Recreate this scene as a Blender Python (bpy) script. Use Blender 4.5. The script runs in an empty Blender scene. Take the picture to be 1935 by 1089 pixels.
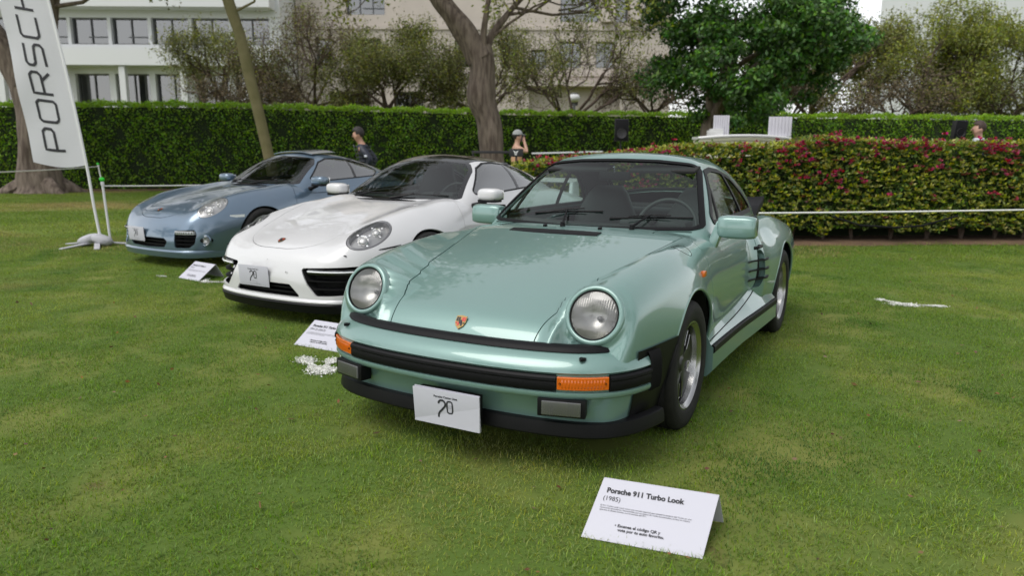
import bpy, bmesh, math, random
import numpy as np
from mathutils import Matrix, Vector
R = math.radians
rng = np.random.default_rng(7)
random.seed(7)
SC = bpy.context.scene
COL = SC.collection

# ---------------------------------------------------------------- camera
cam_d = bpy.data.cameras.new('camera')
cam_d.sensor_width = 36.0
cam_d.lens = 1397.2 / 1935 * 36
cam_d.clip_start = 0.05
cam_d.clip_end = 2000
cam = bpy.data.objects.new('camera', cam_d)
COL.objects.link(cam)
_r, _u, _f = (0.87667599, 0.4810502, 0.00546905), (-0.09207815, 0.15662538, 0.98335655), (-0.47218727, 0.86258866, -0.18160393)
cam.matrix_world = Matrix(((_r[0], _u[0], -_f[0], 1.7028), (_r[1], _u[1], -_f[1], -3.4256), (_r[2], _u[2], -_f[2], 1.3134), (0, 0, 0, 1)))
cam_d.dof.use_dof = True
cam_d.dof.focus_distance = 3.6
cam_d.dof.aperture_fstop = 2.8
SC.camera = cam

# ---------------------------------------------------------------- daylight: bright overcast
SUN_EL, SUN_AZ = 58, 250           # azimuth: compass angle in the ground plane the light comes from (deg, from +X ccw)
w = bpy.data.worlds.new('World'); SC.world = w; w.use_nodes = True
nt = w.node_tree; nt.nodes.clear()
sky = nt.nodes.new('ShaderNodeTexSky'); sky.sky_type = 'NISHITA'; sky.sun_disc = False
sky.sun_elevation = R(SUN_EL); sky.sun_rotation = R(90 - SUN_AZ)
sky.air_density = 1.0; sky.dust_density = 1.0; sky.ozone_density = 1.0
bw = nt.nodes.new('ShaderNodeHueSaturation'); bw.inputs['Saturation'].default_value = 0.13
bg = nt.nodes.new('ShaderNodeBackground'); bg.inputs['Strength'].default_value = 0.15
wo = nt.nodes.new('ShaderNodeOutputWorld')
nt.links.new(sky.outputs[0], bw.inputs['Color']); nt.links.new(bw.outputs[0], bg.inputs[0]); nt.links.new(bg.outputs[0], wo.inputs[0])
sun_d = bpy.data.lights.new('sun', 'SUN'); sun_d.energy = 1.2; sun_d.angle = R(40); sun_d.color = (1, .96, .9)
sun = bpy.data.objects.new('sun', sun_d); COL.objects.link(sun)
_d = Vector((math.cos(R(SUN_EL)) * math.cos(R(SUN_AZ)), math.cos(R(SUN_EL)) * math.sin(R(SUN_AZ)), math.sin(R(SUN_EL))))
sun.rotation_euler = _d.to_track_quat('Z', 'Y').to_euler()
sun.location = (0, 0, 30)
SC.view_settings.view_transform = 'Standard'
SC.view_settings.look = 'None'
SC.view_settings.gamma = 1.0
SC.view_settings.exposure = 0.62
SC.cycles.use_denoising = True
SC.cycles.max_bounces = 8
SC.cycles.transparent_max_bounces = 16
SC.cycles.caustics_reflective = False
SC.cycles.caustics_refractive = False
SC.cycles.sample_clamp_indirect = 4

# ---------------------------------------------------------------- materials
MATS = {}
def M(name): return MATS[name]
def mat(name, col=(.5, .5, .5), rough=.5, metal=0.0, spec=.5, coat=0.0, noise=None, bump=None, trans=0.0, sheen=0.0, emit=None, island=None, fres=None, coatr=.03, coatior=1.5):
    """noise=(scale, amount, colour2); bump=(scale, strength); island=(hue, sat, value) spread for each loose piece"""
    m = bpy.data.materials.new(name); m.use_nodes = True
    n = m.node_tree; b = n.nodes['Principled BSDF']
    b.inputs['Base Color'].default_value = (*col, 1); b.inputs['Roughness'].default_value = rough
    b.inputs['Metallic'].default_value = metal; b.inputs['Specular IOR Level'].default_value = spec
    b.inputs['Coat Weight'].default_value = coat; b.inputs['Coat Roughness'].default_value = coatr; b.inputs['Coat IOR'].default_value = coatior
    if sheen: b.inputs['Sheen Weight'].default_value = sheen
    src = None
    if noise:
        tc = n.nodes.new('ShaderNodeTexCoord'); no = n.nodes.new('ShaderNodeTexNoise')
        no.inputs['Scale'].default_value = noise[0]; no.inputs['Detail'].default_value = 6
        n.links.new(tc.outputs['Object'], no.inputs['Vector'])
        mr = n.nodes.new('ShaderNodeMapRange'); mr.inputs[1].default_value = .35; mr.inputs[2].default_value = .68
        mr.inputs[3].default_value = 0; mr.inputs[4].default_value = noise[1]
        n.links.new(no.outputs[0], mr.inputs[0])
        mx = n.nodes.new('ShaderNodeMix'); mx.data_type = 'RGBA'
        mx.inputs[6].default_value = (*col, 1); mx.inputs[7].default_value = (*noise[2], 1)
        n.links.new(mr.outputs[0], mx.inputs[0]); src = mx.outputs[2]
    if island:
        g = n.nodes.new('ShaderNodeNewGeometry')
        hs = n.nodes.new('ShaderNodeHueSaturation')
        if src: n.links.new(src, hs.inputs['Color'])
        else: hs.inputs['Color'].default_value = (*col, 1)
        wn = n.nodes.new('ShaderNodeTexWhiteNoise'); wn.noise_dimensions = '1D'
        n.links.new(g.outputs['Random Per Island'], wn.inputs['W'])
        sep = n.nodes.new('ShaderNodeSeparateColor'); n.links.new(wn.outputs['Color'], sep.inputs[0])
        for k, (inp, mid) in enumerate((('Hue', .5), ('Saturation', 1), ('Value', 1))):
            r = n.nodes.new('ShaderNodeMapRange'); r.inputs[3].default_value = mid - island[k]; r.inputs[4].default_value = mid + island[k]
            n.links.new(sep.outputs[k], r.inputs[0]); n.links.new(r.outputs[0], hs.inputs[inp])
        src = hs.outputs[0]
    if src: n.links.new(src, b.inputs['Base Color'])
    if bump:
        tc2 = n.nodes.new('ShaderNodeTexCoord'); nb = n.nodes.new('ShaderNodeTexNoise'); nb.inputs['Scale'].default_value = bump[0]; nb.inputs['Detail'].default_value = 5
        n.links.new(tc2.outputs['Object'], nb.inputs['Vector'])
        bp = n.nodes.new('ShaderNodeBump'); bp.inputs['Strength'].default_value = bump[1]; bp.inputs['Distance'].default_value = .02
        n.links.new(nb.outputs[0], bp.inputs['Height']); n.links.new(bp.outputs[0], b.inputs['Normal'])
    if trans:   # thin leaf: some light passes through
        out = n.nodes['Material Output']; t = n.nodes.new('ShaderNodeBsdfTranslucent'); mxs = n.nodes.new('ShaderNodeMixShader')
        mxs.inputs[0].default_value = trans
        if src: n.links.new(src, t.inputs[0])
        else: t.inputs[0].default_value = (*col, 1)
        n.links.new(b.outputs[0], mxs.inputs[1]); n.links.new(t.outputs[0], mxs.inputs[2]); n.links.new(mxs.outputs[0], out.inputs[0])
    if emit:
        b.inputs['Emission Color'].default_value = (*emit[0], 1); b.inputs['Emission Strength'].default_value = emit[1]
    MATS[name] = m
    return m
def glass(name, tint, r0=.07, rough=0.0):
    """thin pane: Schlick reflection over tinted see-through, the same from both sides"""
    m = bpy.data.materials.new(name); m.use_nodes = True; n = m.node_tree; n.nodes.clear()
    o = n.nodes.new('ShaderNodeOutputMaterial'); t = n.nodes.new('ShaderNodeBsdfTransparent'); t.inputs[0].default_value = (*tint, 1)
    g = n.nodes.new('ShaderNodeBsdfGlossy'); g.inputs['Roughness'].default_value = rough
    lw = n.nodes.new('ShaderNodeLayerWeight'); lw.inputs[0].default_value = .5
    p = n.nodes.new('ShaderNodeMath'); p.operation = 'POWER'; p.inputs[1].default_value = 5
    ma = n.nodes.new('ShaderNodeMath'); ma.operation = 'MULTIPLY_ADD'; ma.inputs[1].default_value = 1 - r0; ma.inputs[2].default_value = r0
    mx = n.nodes.new('ShaderNodeMixShader')
    n.links.new(lw.outputs['Facing'], p.inputs[0]); n.links.new(p.outputs[0], ma.inputs[0]); n.links.new(ma.outputs[0], mx.inputs[0])
    n.links.new(t.outputs[0], mx.inputs[1]); n.links.new(g.outputs[0], mx.inputs[2]); n.links.new(mx.outputs[0], o.inputs[0])
    MATS[name] = m; return m

mat('paint_green', (.172, .292, .268), .36, .28, coat=1, coatior=1.55)
mat('paint_white', (.60, .60, .61), .35, 0, coat=1)
mat('paint_blue', (.125, .185, .255), .28, .5, coat=1, coatior=1.6)
mat('black_rubber', (.005, .005, .006), .5, spec=.18, bump=(220, .1))
mat('black_plastic', (.005, .005, .006), .45, spec=.2)
mat('gloss_black', (.008, .008, .009), .12, coat=.6)
mat('void_black', (.006, .006, .006), .9)
mat('tyre_rubber', (.012, .012, .012), .7, spec=.25, bump=(160, .15), noise=(30, .5, (.022, .021, .019)))
mat('polished', (.42, .42, .42), .24, 1.0, bump=(90, .02))
mat('rim_dark', (.012, .012, .013), .42, 0, coat=.15)
mat('rim_silver', (.55, .56, .57), .28, 1.0)
mat('chrome', (.85, .85, .85), .06, 1.0)
mat('amber', (.60, .12, .006), .2, coat=.7)
mat('leather', (.035, .037, .038), .5, bump=(300, .2))
mat('leather_grey', (.20, .20, .20), .55, bump=(300, .2))
mat('carpet_dark', (.015, .015, .015), .95)
mat('lamp_silver', (.50, .50, .49), .30, .85)
mat('lamp_grey', (.20, .20, .21), .35, .4, coat=.5)
mat('lamp_bowl', (.42, .42, .42), .35, .5, coat=.5)
mat('led_white', (.85, .87, .9), .2, 0, coat=.8)
mat('plate_white', (.50, .50, .56), .45)
mat('ink_black', (.02, .02, .025), .6)
mat('ink_grey', (.22, .22, .24), .6)
mat('gold', (.24, .16, .06), .35, .7)
mat('crest_red', (.45, .03, .03), .35, .2)
glass('glass_green', (.68, .80, .76), .07)
glass('glass_dark', (.62, .70, .68), .10)
glass('glass_blue', (.40, .45, .45), .42)
glass('glass_lens', (.95, .95, .95), .06)
glass('glass_ribbed', (.78, .78, .77), .12)

# ---------------------------------------------------------------- scene graph helpers
def link(name, me, m=None, parent=None):
    o = bpy.data.objects.new(name, me); COL.objects.link(o)
    if m is not None and me is not None: me.materials.append(MATS[m] if isinstance(m, str) else m)
    if parent is not None: o.parent = parent
    return o
def tag(o, label, cat, group=None, kind=None):
    if label: o['label'] = label
    if cat: o['category'] = cat
    if group: o['group'] = group
    if kind: o['kind'] = kind
    return o
def thing(name, label, cat, loc=(0, 0, 0), rz=0.0, group=None):
    o = bpy.data.objects.new(name, None); COL.objects.link(o); o.empty_display_size = .2
    o.location = loc; o.rotation_euler = (0, 0, rz)
    return tag(o, label, cat, group)
def copy_tree(o, parent=None):
    c = o.copy(); COL.objects.link(c); c.parent = parent
    for ch in o.children: copy_tree(ch, c)
    return c
def mesh_np(name, V, T, N=None, smooth=True):
    """fast mesh from numpy vertices, tri / quad arrays (or a list of polygons)"""
    me = bpy.data.meshes.new(name)
    V = np.asarray(V, dtype=np.float32)
    if isinstance(T, np.ndarray):
        k = T.shape[1]; nf = len(T)
        me.vertices.add(len(V)); me.vertices.foreach_set('co', V.ravel())
        me.loops.add(nf * k); me.loops.foreach_set('vertex_index', T.astype(np.int32).ravel())
        me.polygons.add(nf); me.polygons.foreach_set('loop_start', np.arange(nf, dtype=np.int32) * k)
        me.polygons.foreach_set('loop_total', np.full(nf, k, dtype=np.int32))
        me.update(calc_edges=True)
    else:
        me.from_pydata([tuple(map(float, v)) for v in V], [], T); me.update()
    me.polygons.foreach_set('use_smooth', np.full(len(me.polygons), smooth, dtype=bool))
    if N is not None: me.normals_split_custom_set_from_vertices(np.asarray(N, dtype=np.float32).tolist() if not hasattr(N, 'tolist') else N.tolist())
    return me
class MB:
    """collects polygons, builds one mesh"""
    def __init__(s): s.v = []; s.f = []
    def add(s, V, F):
        o = len(s.v); s.v += [tuple(map(float, p)) for p in V]; s.f += [tuple(int(i) + o for i in f) for f in F]; return s
    def box(s, c, d, rot=None, taper=1.0):
        x, y, z = d[0] / 2, d[1] / 2, d[2] / 2
        P = [Vector((sx * x * (taper if sz > 0 else 1), sy * y * (taper if sz > 0 else 1), sz * z)) for sz in (-1, 1) for sy in (-1, 1) for sx in (-1, 1)]
        if rot is not None: P = [rot @ p for p in P]
        return s.add([p + Vector(c) for p in P], [(0, 2, 3, 1), (4, 5, 7, 6), (0, 1, 5, 4), (2, 6, 7, 3), (0, 4, 6, 2), (1, 3, 7, 5)])
    def grid(s, G, close_u=False, close_v=False, flip=False):
        G = np.asarray(G, float); a, b = G.shape[:2]; F = []
        for i in range(a if close_u else a - 1):
            for j in range(b if close_v else b - 1):
                q = (i * b + j, ((i + 1) % a) * b + j, ((i + 1) % a) * b + (j + 1) % b, i * b + (j + 1) % b)
                F.append(q[::-1] if flip else q)
        return s.add(G.reshape(-1, 3), F)
    def tube(s, pts, r, n=8, cap=True):
        pts = np.asarray(pts, float); m = len(pts); rr = np.full(m, r) if np.isscalar(r) else np.asarray(r, float)
        T = np.gradient(pts, axis=0); T /= np.linalg.norm(T, axis=1)[:, None] + 1e-12
        a = np.array([0, 0, 1.0]) if abs(T[0][2]) < .9 else np.array([1.0, 0, 0])
        rows = []
        u = np.cross(T[0], a); u /= np.linalg.norm(u)
        for i in range(m):
            u = u - T[i] * (u @ T[i]); u /= np.linalg.norm(u) + 1e-12; v = np.cross(T[i], u)
            t = np.arange(n) * 2 * np.pi / n
            rows.append(pts[i] + rr[i] * (np.cos(t)[:, None] * u + np.sin(t)[:, None] * v))
        o = len(s.v); s.grid(np.array(rows), close_v=True)
        if cap:
            s.f.append(tuple(o + k for k in range(n))); s.f.append(tuple(o + (m - 1) * n + k for k in range(n))[::-1])
        return s
    def lathe(s, prof, n=32, axis='z', c=(0, 0, 0)):
        prof = np.asarray(prof, float); t = np.arange(n) * 2 * np.pi / n
        rad, h = prof[:, 0][:, None], np.repeat(prof[:, 1][:, None], n, 1)
        a, b = rad * np.cos(t), rad * np.sin(t)
        G = {'z': np.stack([a, b, h], -1), 'x': np.stack([h, a, b], -1), 'y': np.stack([b, h, a], -1)}[axis] + np.array(c)
        return s.grid(G, close_v=True)
    def prism(s, poly, d0, d1, frame):
        """polygon in 2D extruded; frame(a, b, d) -> 3D"""
        n = len(poly); P = [frame(a, b, d0) for a, b in poly] + [frame(a, b, d1) for a, b in poly]
        return s.add(P, [tuple(range(n))[::-1], tuple(range(n, 2 * n))] + [(i, (i + 1) % n, n + (i + 1) % n, n + i) for i in range(n)])
    def mesh(s, name='mesh', smooth=None, bevel=0, seg=2, sub=0):
        me = bpy.data.meshes.new(name); me.from_pydata(s.v, [], s.f); me.update()
        bm = bmesh.new(); bm.from_mesh(me)
        lone = [v for v in bm.verts if not v.link_faces]
        if lone: bmesh.ops.delete(bm, geom=lone, context='VERTS')
        bmesh.ops.recalc_face_normals(bm, faces=bm.faces)
        if bevel: bmesh.ops.bevel(bm, geom=[e for e in bm.edges if e.calc_face_angle(0) > .5], offset=bevel, segments=seg, profile=.6, affect='EDGES', clamp_overlap=True)
        bm.to_mesh(me); bm.free()
        ang = 35 if smooth is None else smooth
        if ang:
            me.polygons.foreach_set('use_smooth', np.ones(len(me.polygons), bool)); me.set_sharp_from_angle(angle=R(ang))
        return me
    def build(s, name, m, parent=None, **k): return link(name, s.mesh(name, **k), m, parent)
def text_mesh(txt, size, align='LEFT', extrude=0.0, offset=0.0, spacing=1.0, shear=0.0, xscale=1.0):
    cu = bpy.data.curves.new('txt', 'FONT'); cu.body = txt; cu.size = size; cu.align_x = align; cu.extrude = extrude; cu.offset = offset; cu.space_character = spacing; cu.shear = shear
    cu.resolution_u = 3
    ob = bpy.data.objects.new('txt', cu); COL.objects.link(ob)
    dg = bpy.context.evaluated_depsgraph_get(); me = bpy.data.meshes.new_from_object(ob.evaluated_get(dg))
    bpy.data.objects.remove(ob); bpy.data.curves.remove(cu)
    if xscale != 1: me.transform(Matrix.Diagonal((xscale, 1, 1, 1)))
    return me
# ---------------------------------------------------------------- implicit surfaces, fans and clipping for the car bodies
def smax(a, b, k):
    h = np.clip(.5 + .5 * (a - b) / k, 0, 1); return b + (a - b) * h + k * h * (1 - h)
def smin(a, b, k): return -smax(-a, -b, k)
def sst(a, b, x):
    t = np.clip((x - a) / (b - a), 0, 1); return t * t * (3 - 2 * t)
def pch(xs, ys):
    xs = np.array(xs, float); ys = np.array(ys, float); h = np.diff(xs); d = np.diff(ys) / h
    m = np.zeros(len(xs)); m[0], m[-1] = d[0], d[-1]
    for i in range(1, len(xs) - 1):
        if d[i - 1] * d[i] > 0:
            w1, w2 = 2 * h[i] + h[i - 1], h[i] + 2 * h[i - 1]; m[i] = (w1 + w2) / (w1 / d[i - 1] + w2 / d[i])
    def f(x):
        x = np.clip(np.asarray(x, float), xs[0], xs[-1]); i = np.clip(np.searchsorted(xs, x, 'right') - 1, 0, len(xs) - 2)
        t = (x - xs[i]) / h[i]; t2, t3 = t * t, t * t * t
        return (2 * t3 - 3 * t2 + 1) * ys[i] + (t3 - 2 * t2 + t) * h[i] * m[i] + (-2 * t3 + 3 * t2) * ys[i + 1] + (t3 - t2) * h[i] * m[i + 1]
    return f
def spoly(poly, r=0.0):
    """signed distance to a 2D polygon (negative inside), grown by r with round corners"""
    P = np.array(poly, float); Q = np.roll(P, -1, 0)
    def f(a, b):
        a = np.asarray(a, float); b = np.asarray(b, float); d = np.full(a.shape, 1e9); s = np.zeros(a.shape, bool)
        for (ax, ay), (bx, by) in zip(P, Q):
            ex, ey = bx - ax, by - ay; wx, wy = a - ax, b - ay
            t = np.clip((wx * ex + wy * ey) / (ex * ex + ey * ey + 1e-12), 0, 1)
            d = np.minimum(d, (wx - t * ex) ** 2 + (wy - t * ey) ** 2)
            c = ((ay <= b) & (by > b)) | ((by <= b) & (ay > b))
            xi = ax + (b - ay) / (by - ay + 1e-12) * ex
            s ^= c & (a < xi)
        return np.where(s, -np.sqrt(d), np.sqrt(d)) - r
    return f
def grad(F, V, h=.003):
    g = np.stack([F(V + np.array(e) * h) - F(V - np.array(e) * h) for e in ((1, 0, 0), (0, 1, 0), (0, 0, 1))], 1)
    return g / (np.linalg.norm(g, axis=1)[:, None] + 1e-12)
def fan(F, ya, yb, zc, step, n_front, n_rear, n_th, th0=-90, th1=90, rmax=1.9):
    """half body (x >= 0): rays leave a spine (0, y, zc) sideways, and fan out at both ends; outermost hit of F = 0"""
    th = np.radians(np.linspace(th0, th1, n_th)); rows = []
    for k in range(n_front): rows.append((ya, np.radians(89.7 * (1 - k / n_front))))
    for y in np.arange(ya, yb, step): rows.append((y, 0.0))
    for k in range(n_rear): rows.append((yb, -np.radians(89.7 * k / max(1, n_rear - 1))))
    ys = np.array([r[0] for r in rows]); ph = np.array([r[1] for r in rows]); zs = zc(ys) if callable(zc) else np.full(len(ys), zc)
    D = np.stack([np.cos(ph)[:, None] * np.cos(th), -np.sin(ph)[:, None] * np.ones_like(th), np.cos(ph)[:, None] * np.sin(th)], -1)
    O = np.stack([np.zeros_like(ys), ys, zs], -1)[:, None, :] + 0 * D
    shp = D.shape[:2]; D = D.reshape(-1, 3); O = O.reshape(-1, 3)
    n = 70; lo = np.zeros(len(D)); hi = np.full(len(D), rmax); done = np.zeros(len(D), bool)
    for i in range(n - 1, 0, -1):
        r = rmax * i / n; idx = np.where(~done)[0]
        if len(idx) == 0: break
        ins = F(O[idx] + D[idx] * r) < 0
        j = idx[ins]; lo[j] = r; done[j] = True
        hi[idx[~ins]] = r
    for _ in range(16):
        m = (lo + hi) / 2; ins = F(O + D * m[:, None]) < 0
        lo = np.where(ins, m, lo); hi = np.where(ins, hi, m)
    V = O + D * ((lo + hi) / 2)[:, None]
    V[np.abs(V[:, 0]) < 1e-5, 0] = 0
    a, b = shp; I = np.arange(a * b).reshape(a, b)
    q = np.stack([I[:-1, :-1], I[1:, :-1], I[1:, 1:], I[:-1, 1:]], -1).reshape(-1, 4)
    T = np.concatenate([q[:, [0, 1, 2]], q[:, [0, 2, 3]]])
    return V, T
def clip(V, T, f):
    """keep the part of a triangle mesh where f <= 0 (f: values at vertices)"""
    s = f <= 0; c = s[T].sum(1); keep = T[c == 3]; out = [keep]; newV = []; nb = len(V); edges = {}
    part = T[(c == 1) | (c == 2)]
    if len(part):
        sp = s[part]; lone_in = sp.sum(1) == 1
        k = np.where(lone_in, np.argmax(sp, 1), np.argmax(~sp, 1))
        ar = np.arange(len(part)); a, b, d = part[ar, k], part[ar, (k + 1) % 3], part[ar, (k + 2) % 3]
        e = np.concatenate([np.stack([a, b], 1), np.stack([a, d], 1)]); es = np.sort(e, 1)
        u, inv = np.unique(es, axis=0, return_inverse=True); inv = inv.ravel()
        t = f[u[:, 0]] / (f[u[:, 0]] - f[u[:, 1]] + 1e-15)
        newV = V[u[:, 0]] + (V[u[:, 1]] - V[u[:, 0]]) * np.clip(t, 0, 1)[:, None]
        ab, ad = nb + inv[:len(part)], nb + inv[len(part):]
        L = lone_in; out.append(np.stack([a[L], ab[L], ad[L]], 1))
        L = ~lone_in; out.append(np.stack([ab[L], b[L], d[L]], 1)); out.append(np.stack([ab[L], d[L], ad[L]], 1))
        V = np.concatenate([V, newV])
    T = np.concatenate(out)
    used = np.unique(T); mp = np.full(len(V), -1); mp[used] = np.arange(len(used))
    return V[used], mp[T]
def trim(VT, *fields):
    V, T = VT
    for f in fields:
        if len(T) == 0: break
        V, T = clip(V, T, f(V))
    return V, T
def flange(V, T, N, depth, dirv=None):
    E = np.concatenate([T[:, [0, 1]], T[:, [1, 2]], T[:, [2, 0]]]); es = np.sort(E, 1)
    u, ix, cn = np.unique(es, axis=0, return_index=True, return_counts=True)
    B = E[ix[cn == 1]]; B = B[~((np.abs(V[B[:, 0], 0]) < 1e-4) & (np.abs(V[B[:, 1], 0]) < 1e-4))]
    if len(B) == 0: return np.zeros((0, 3)), np.zeros((0, 3), int), np.zeros((0, 3))
    d0 = -N[B[:, 0]] * depth if dirv is None else np.tile(np.array(dirv) * depth, (len(B), 1)); d1 = -N[B[:, 1]] * depth if dirv is None else d0
    A, C = V[B[:, 0]], V[B[:, 1]]; P = np.stack([A, A + d0, C + d1, C], 1)
    nf = np.cross(P[:, 1] - P[:, 0], P[:, 3] - P[:, 0]); nf /= np.linalg.norm(nf, axis=1)[:, None] + 1e-12
    n = len(B); I = np.arange(4 * n).reshape(n, 4)
    return P.reshape(-1, 3), np.concatenate([I[:, [0, 1, 2]], I[:, [0, 2, 3]]]), np.repeat(nf, 4, 0)
def panel(name, VT, F, m, parent, depth=.012, side=0, off=0.0, dirv=None, inner=False, lab=None):
    """side 0: both halves in one mesh; +1 / -1: one half (car left / car right)"""
    V, T = VT
    if len(T) == 0: print('EMPTY PANEL', name); return None
    N = grad(F, V)
    V = V + N * off
    if inner: T = T[:, ::-1]; N = -N
    if depth:
        fv, ft, fn = flange(V, T, N, depth, dirv); T = np.concatenate([T, ft + len(V)]); V = np.concatenate([V, fv]); N = np.concatenate([N, fn])
    mir = np.array([-1, 1, 1])
    if side == 0: T = np.concatenate([T, T[:, ::-1] + len(V)]); V = np.concatenate([V, V * mir]); N = np.concatenate([N, N * mir])
    elif side < 0: T = T[:, ::-1]; V = V * mir; N = N * mir
    o = link(name, mesh_np(name, V, T, N), m, parent)
    if lab: o['label'] = lab
    return o
def loftx(fn, us, vs):
    return np.array([[fn(u, v) for v in vs] for u in us])
def superell(c, r, e=(.5, .5), n=(20, 28), rot=None):
    """rounded box / cushion form"""
    u = np.linspace(-np.pi / 2, np.pi / 2, n[0]); v = np.linspace(-np.pi, np.pi, n[1], endpoint=False)
    p = lambda x, k: np.sign(x) * np.abs(x) ** k
    G = np.stack([r[0] * p(np.cos(u), e[0])[:, None] * p(np.cos(v), e[1]), r[1] * p(np.cos(u), e[0])[:, None] * p(np.sin(v), e[1]), r[2] * p(np.sin(u), e[0])[:, None] * np.ones_like(v)], -1)
    if rot is not None: G = G @ np.array(rot.to_3x3()).T
    return G + np.array(c)
def cushion(name, c, r, m, parent, e=(.45, .45), rot=None, n=(20, 28)):
    b = MB(); b.grid(superell(c, r, e, n, rot), close_v=True); return b.build(name, m, parent, smooth=80)
def place_mesh(me, c, xax, yax):
    """map a flat mesh's x / y / z axes onto a frame at c"""
    xa = Vector(xax).normalized(); za = xa.cross(Vector(yax)).normalized(); ya = za.cross(xa)
    me.transform(Matrix(((xa.x, ya.x, za.x, c[0]), (xa.y, ya.y, za.y, c[1]), (xa.z, ya.z, za.z, c[2]), (0, 0, 0, 1)))); return me
def crest(parent, c, xax, yax, s):
    """small shield badge: gold field, red and black bars, dark centre"""
    sh = [(-.5, .55), (0, .62), (.5, .55), (.5, .0), (.38, -.35), (0, -.66), (-.38, -.35), (-.5, 0)]
    fr = Matrix.Identity(4)
    def pc(nm, poly, d0, d1, m, par):
        b = MB(); b.prism([(x * s, y * s) for x, y in poly], d0, d1, lambda a, q, d: (a, q, d)); me = b.mesh(nm, smooth=0); place_mesh(me, c, xax, yax); return link(nm, me, m, par)
    base = pc('crest_badge', sh, 0, .003, 'gold', parent)
    for sx in (-1, 1):
        for top in (0, 1):
            for k in range(2):
                a0, a1 = (.08 + .2 * k) * sx, (.23 + .2 * k) * sx
                y0, y1 = ((.06, .44) if top else (-.36 + .2 * k, -.04))
                pc('badge_bar', [(min(a0, a1), y0), (max(a0, a1), y0), (max(a0, a1), y1), (min(a0, a1), y1)], .003, .0042, 'crest_red' if (top == (sx > 0)) else 'ink_black', base)
    pc('badge_centre', [(x * .3, y * .3) for x, y in sh], .003, .0052, 'ink_black', base)
    return base
def plate(parent, c, xax, yax, w, h):
    """white show plate: line of small print, a big 20, a car outline and a caption"""
    b = MB(); b.box((0, 0, -.002), (w, h, .004)); me = b.mesh('plate', bevel=.0015); place_mesh(me, c, xax, yax); p = link('number_plate', me, 'plate_white', parent)
    def t(nm, txt, size, x, y, m, **k):
        q = text_mesh(txt, size, 'CENTER', **k); q.transform(Matrix.Translation((x, y, .0012))); place_mesh(q, c, xax, yax); return link(nm, q, m, p)
    t('plate_print', 'Porsche Center Lima', h * .085, 0, h * .30, 'ink_black', offset=.0004)
    def stroke(pts, wd):
        g = MB(); pts = np.array(pts, float); T = np.gradient(pts, axis=0); T /= np.linalg.norm(T, axis=1)[:, None]; Nn = np.stack([-T[:, 1], T[:, 0]], 1) * wd / 2
        g.grid(np.stack([np.c_[pts + Nn, np.full(len(pts), .0014)], np.c_[pts - Nn, np.full(len(pts), .0014)]], 1)); q = g.mesh('stroke', smooth=0); place_mesh(q, c, xax, yax); return q
    a = np.linspace(np.pi * 1.0, -.62, 18); two = [(-.12 * h + .105 * h * np.cos(x), .13 * h + .105 * h * np.sin(x)) for x in a] + [(-.12 * h, -.03 * h), (-.20 * h, -.11 * h), (-.235 * h, -.18 * h), (-.24 * h, -.27 * h)]
    link('plate_numeral', stroke(two, .055 * h), 'ink_black', p)
    a = np.linspace(0, 2 * np.pi, 33); q = lambda v: np.sign(v) * np.abs(v) ** .55
    link('plate_numeral', stroke([(.12 * h + .085 * h * q(np.cos(x)), .06 * h + .17 * h * q(np.sin(x))) for x in a], .042 * h), 'ink_black', p)
    t('plate_print', 'DAY BY\nDAY', h * .055, .12 * h, .08 * h, 'ink_grey')
    s = np.linspace(0, 1, 20); link('plate_car_line', stroke([(-.16 * h + .46 * h * x, -.30 * h + .07 * h * np.sin(np.pi * x ** .8) - .06 * h * x) for x in s], .008 * h), 'ink_grey', p)
    t('plate_print', 'UN SUEÑO, MÁS DE VEINTE AÑOS', h * .05, .06 * h, -.40 * h, 'ink_grey')
    return p
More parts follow.
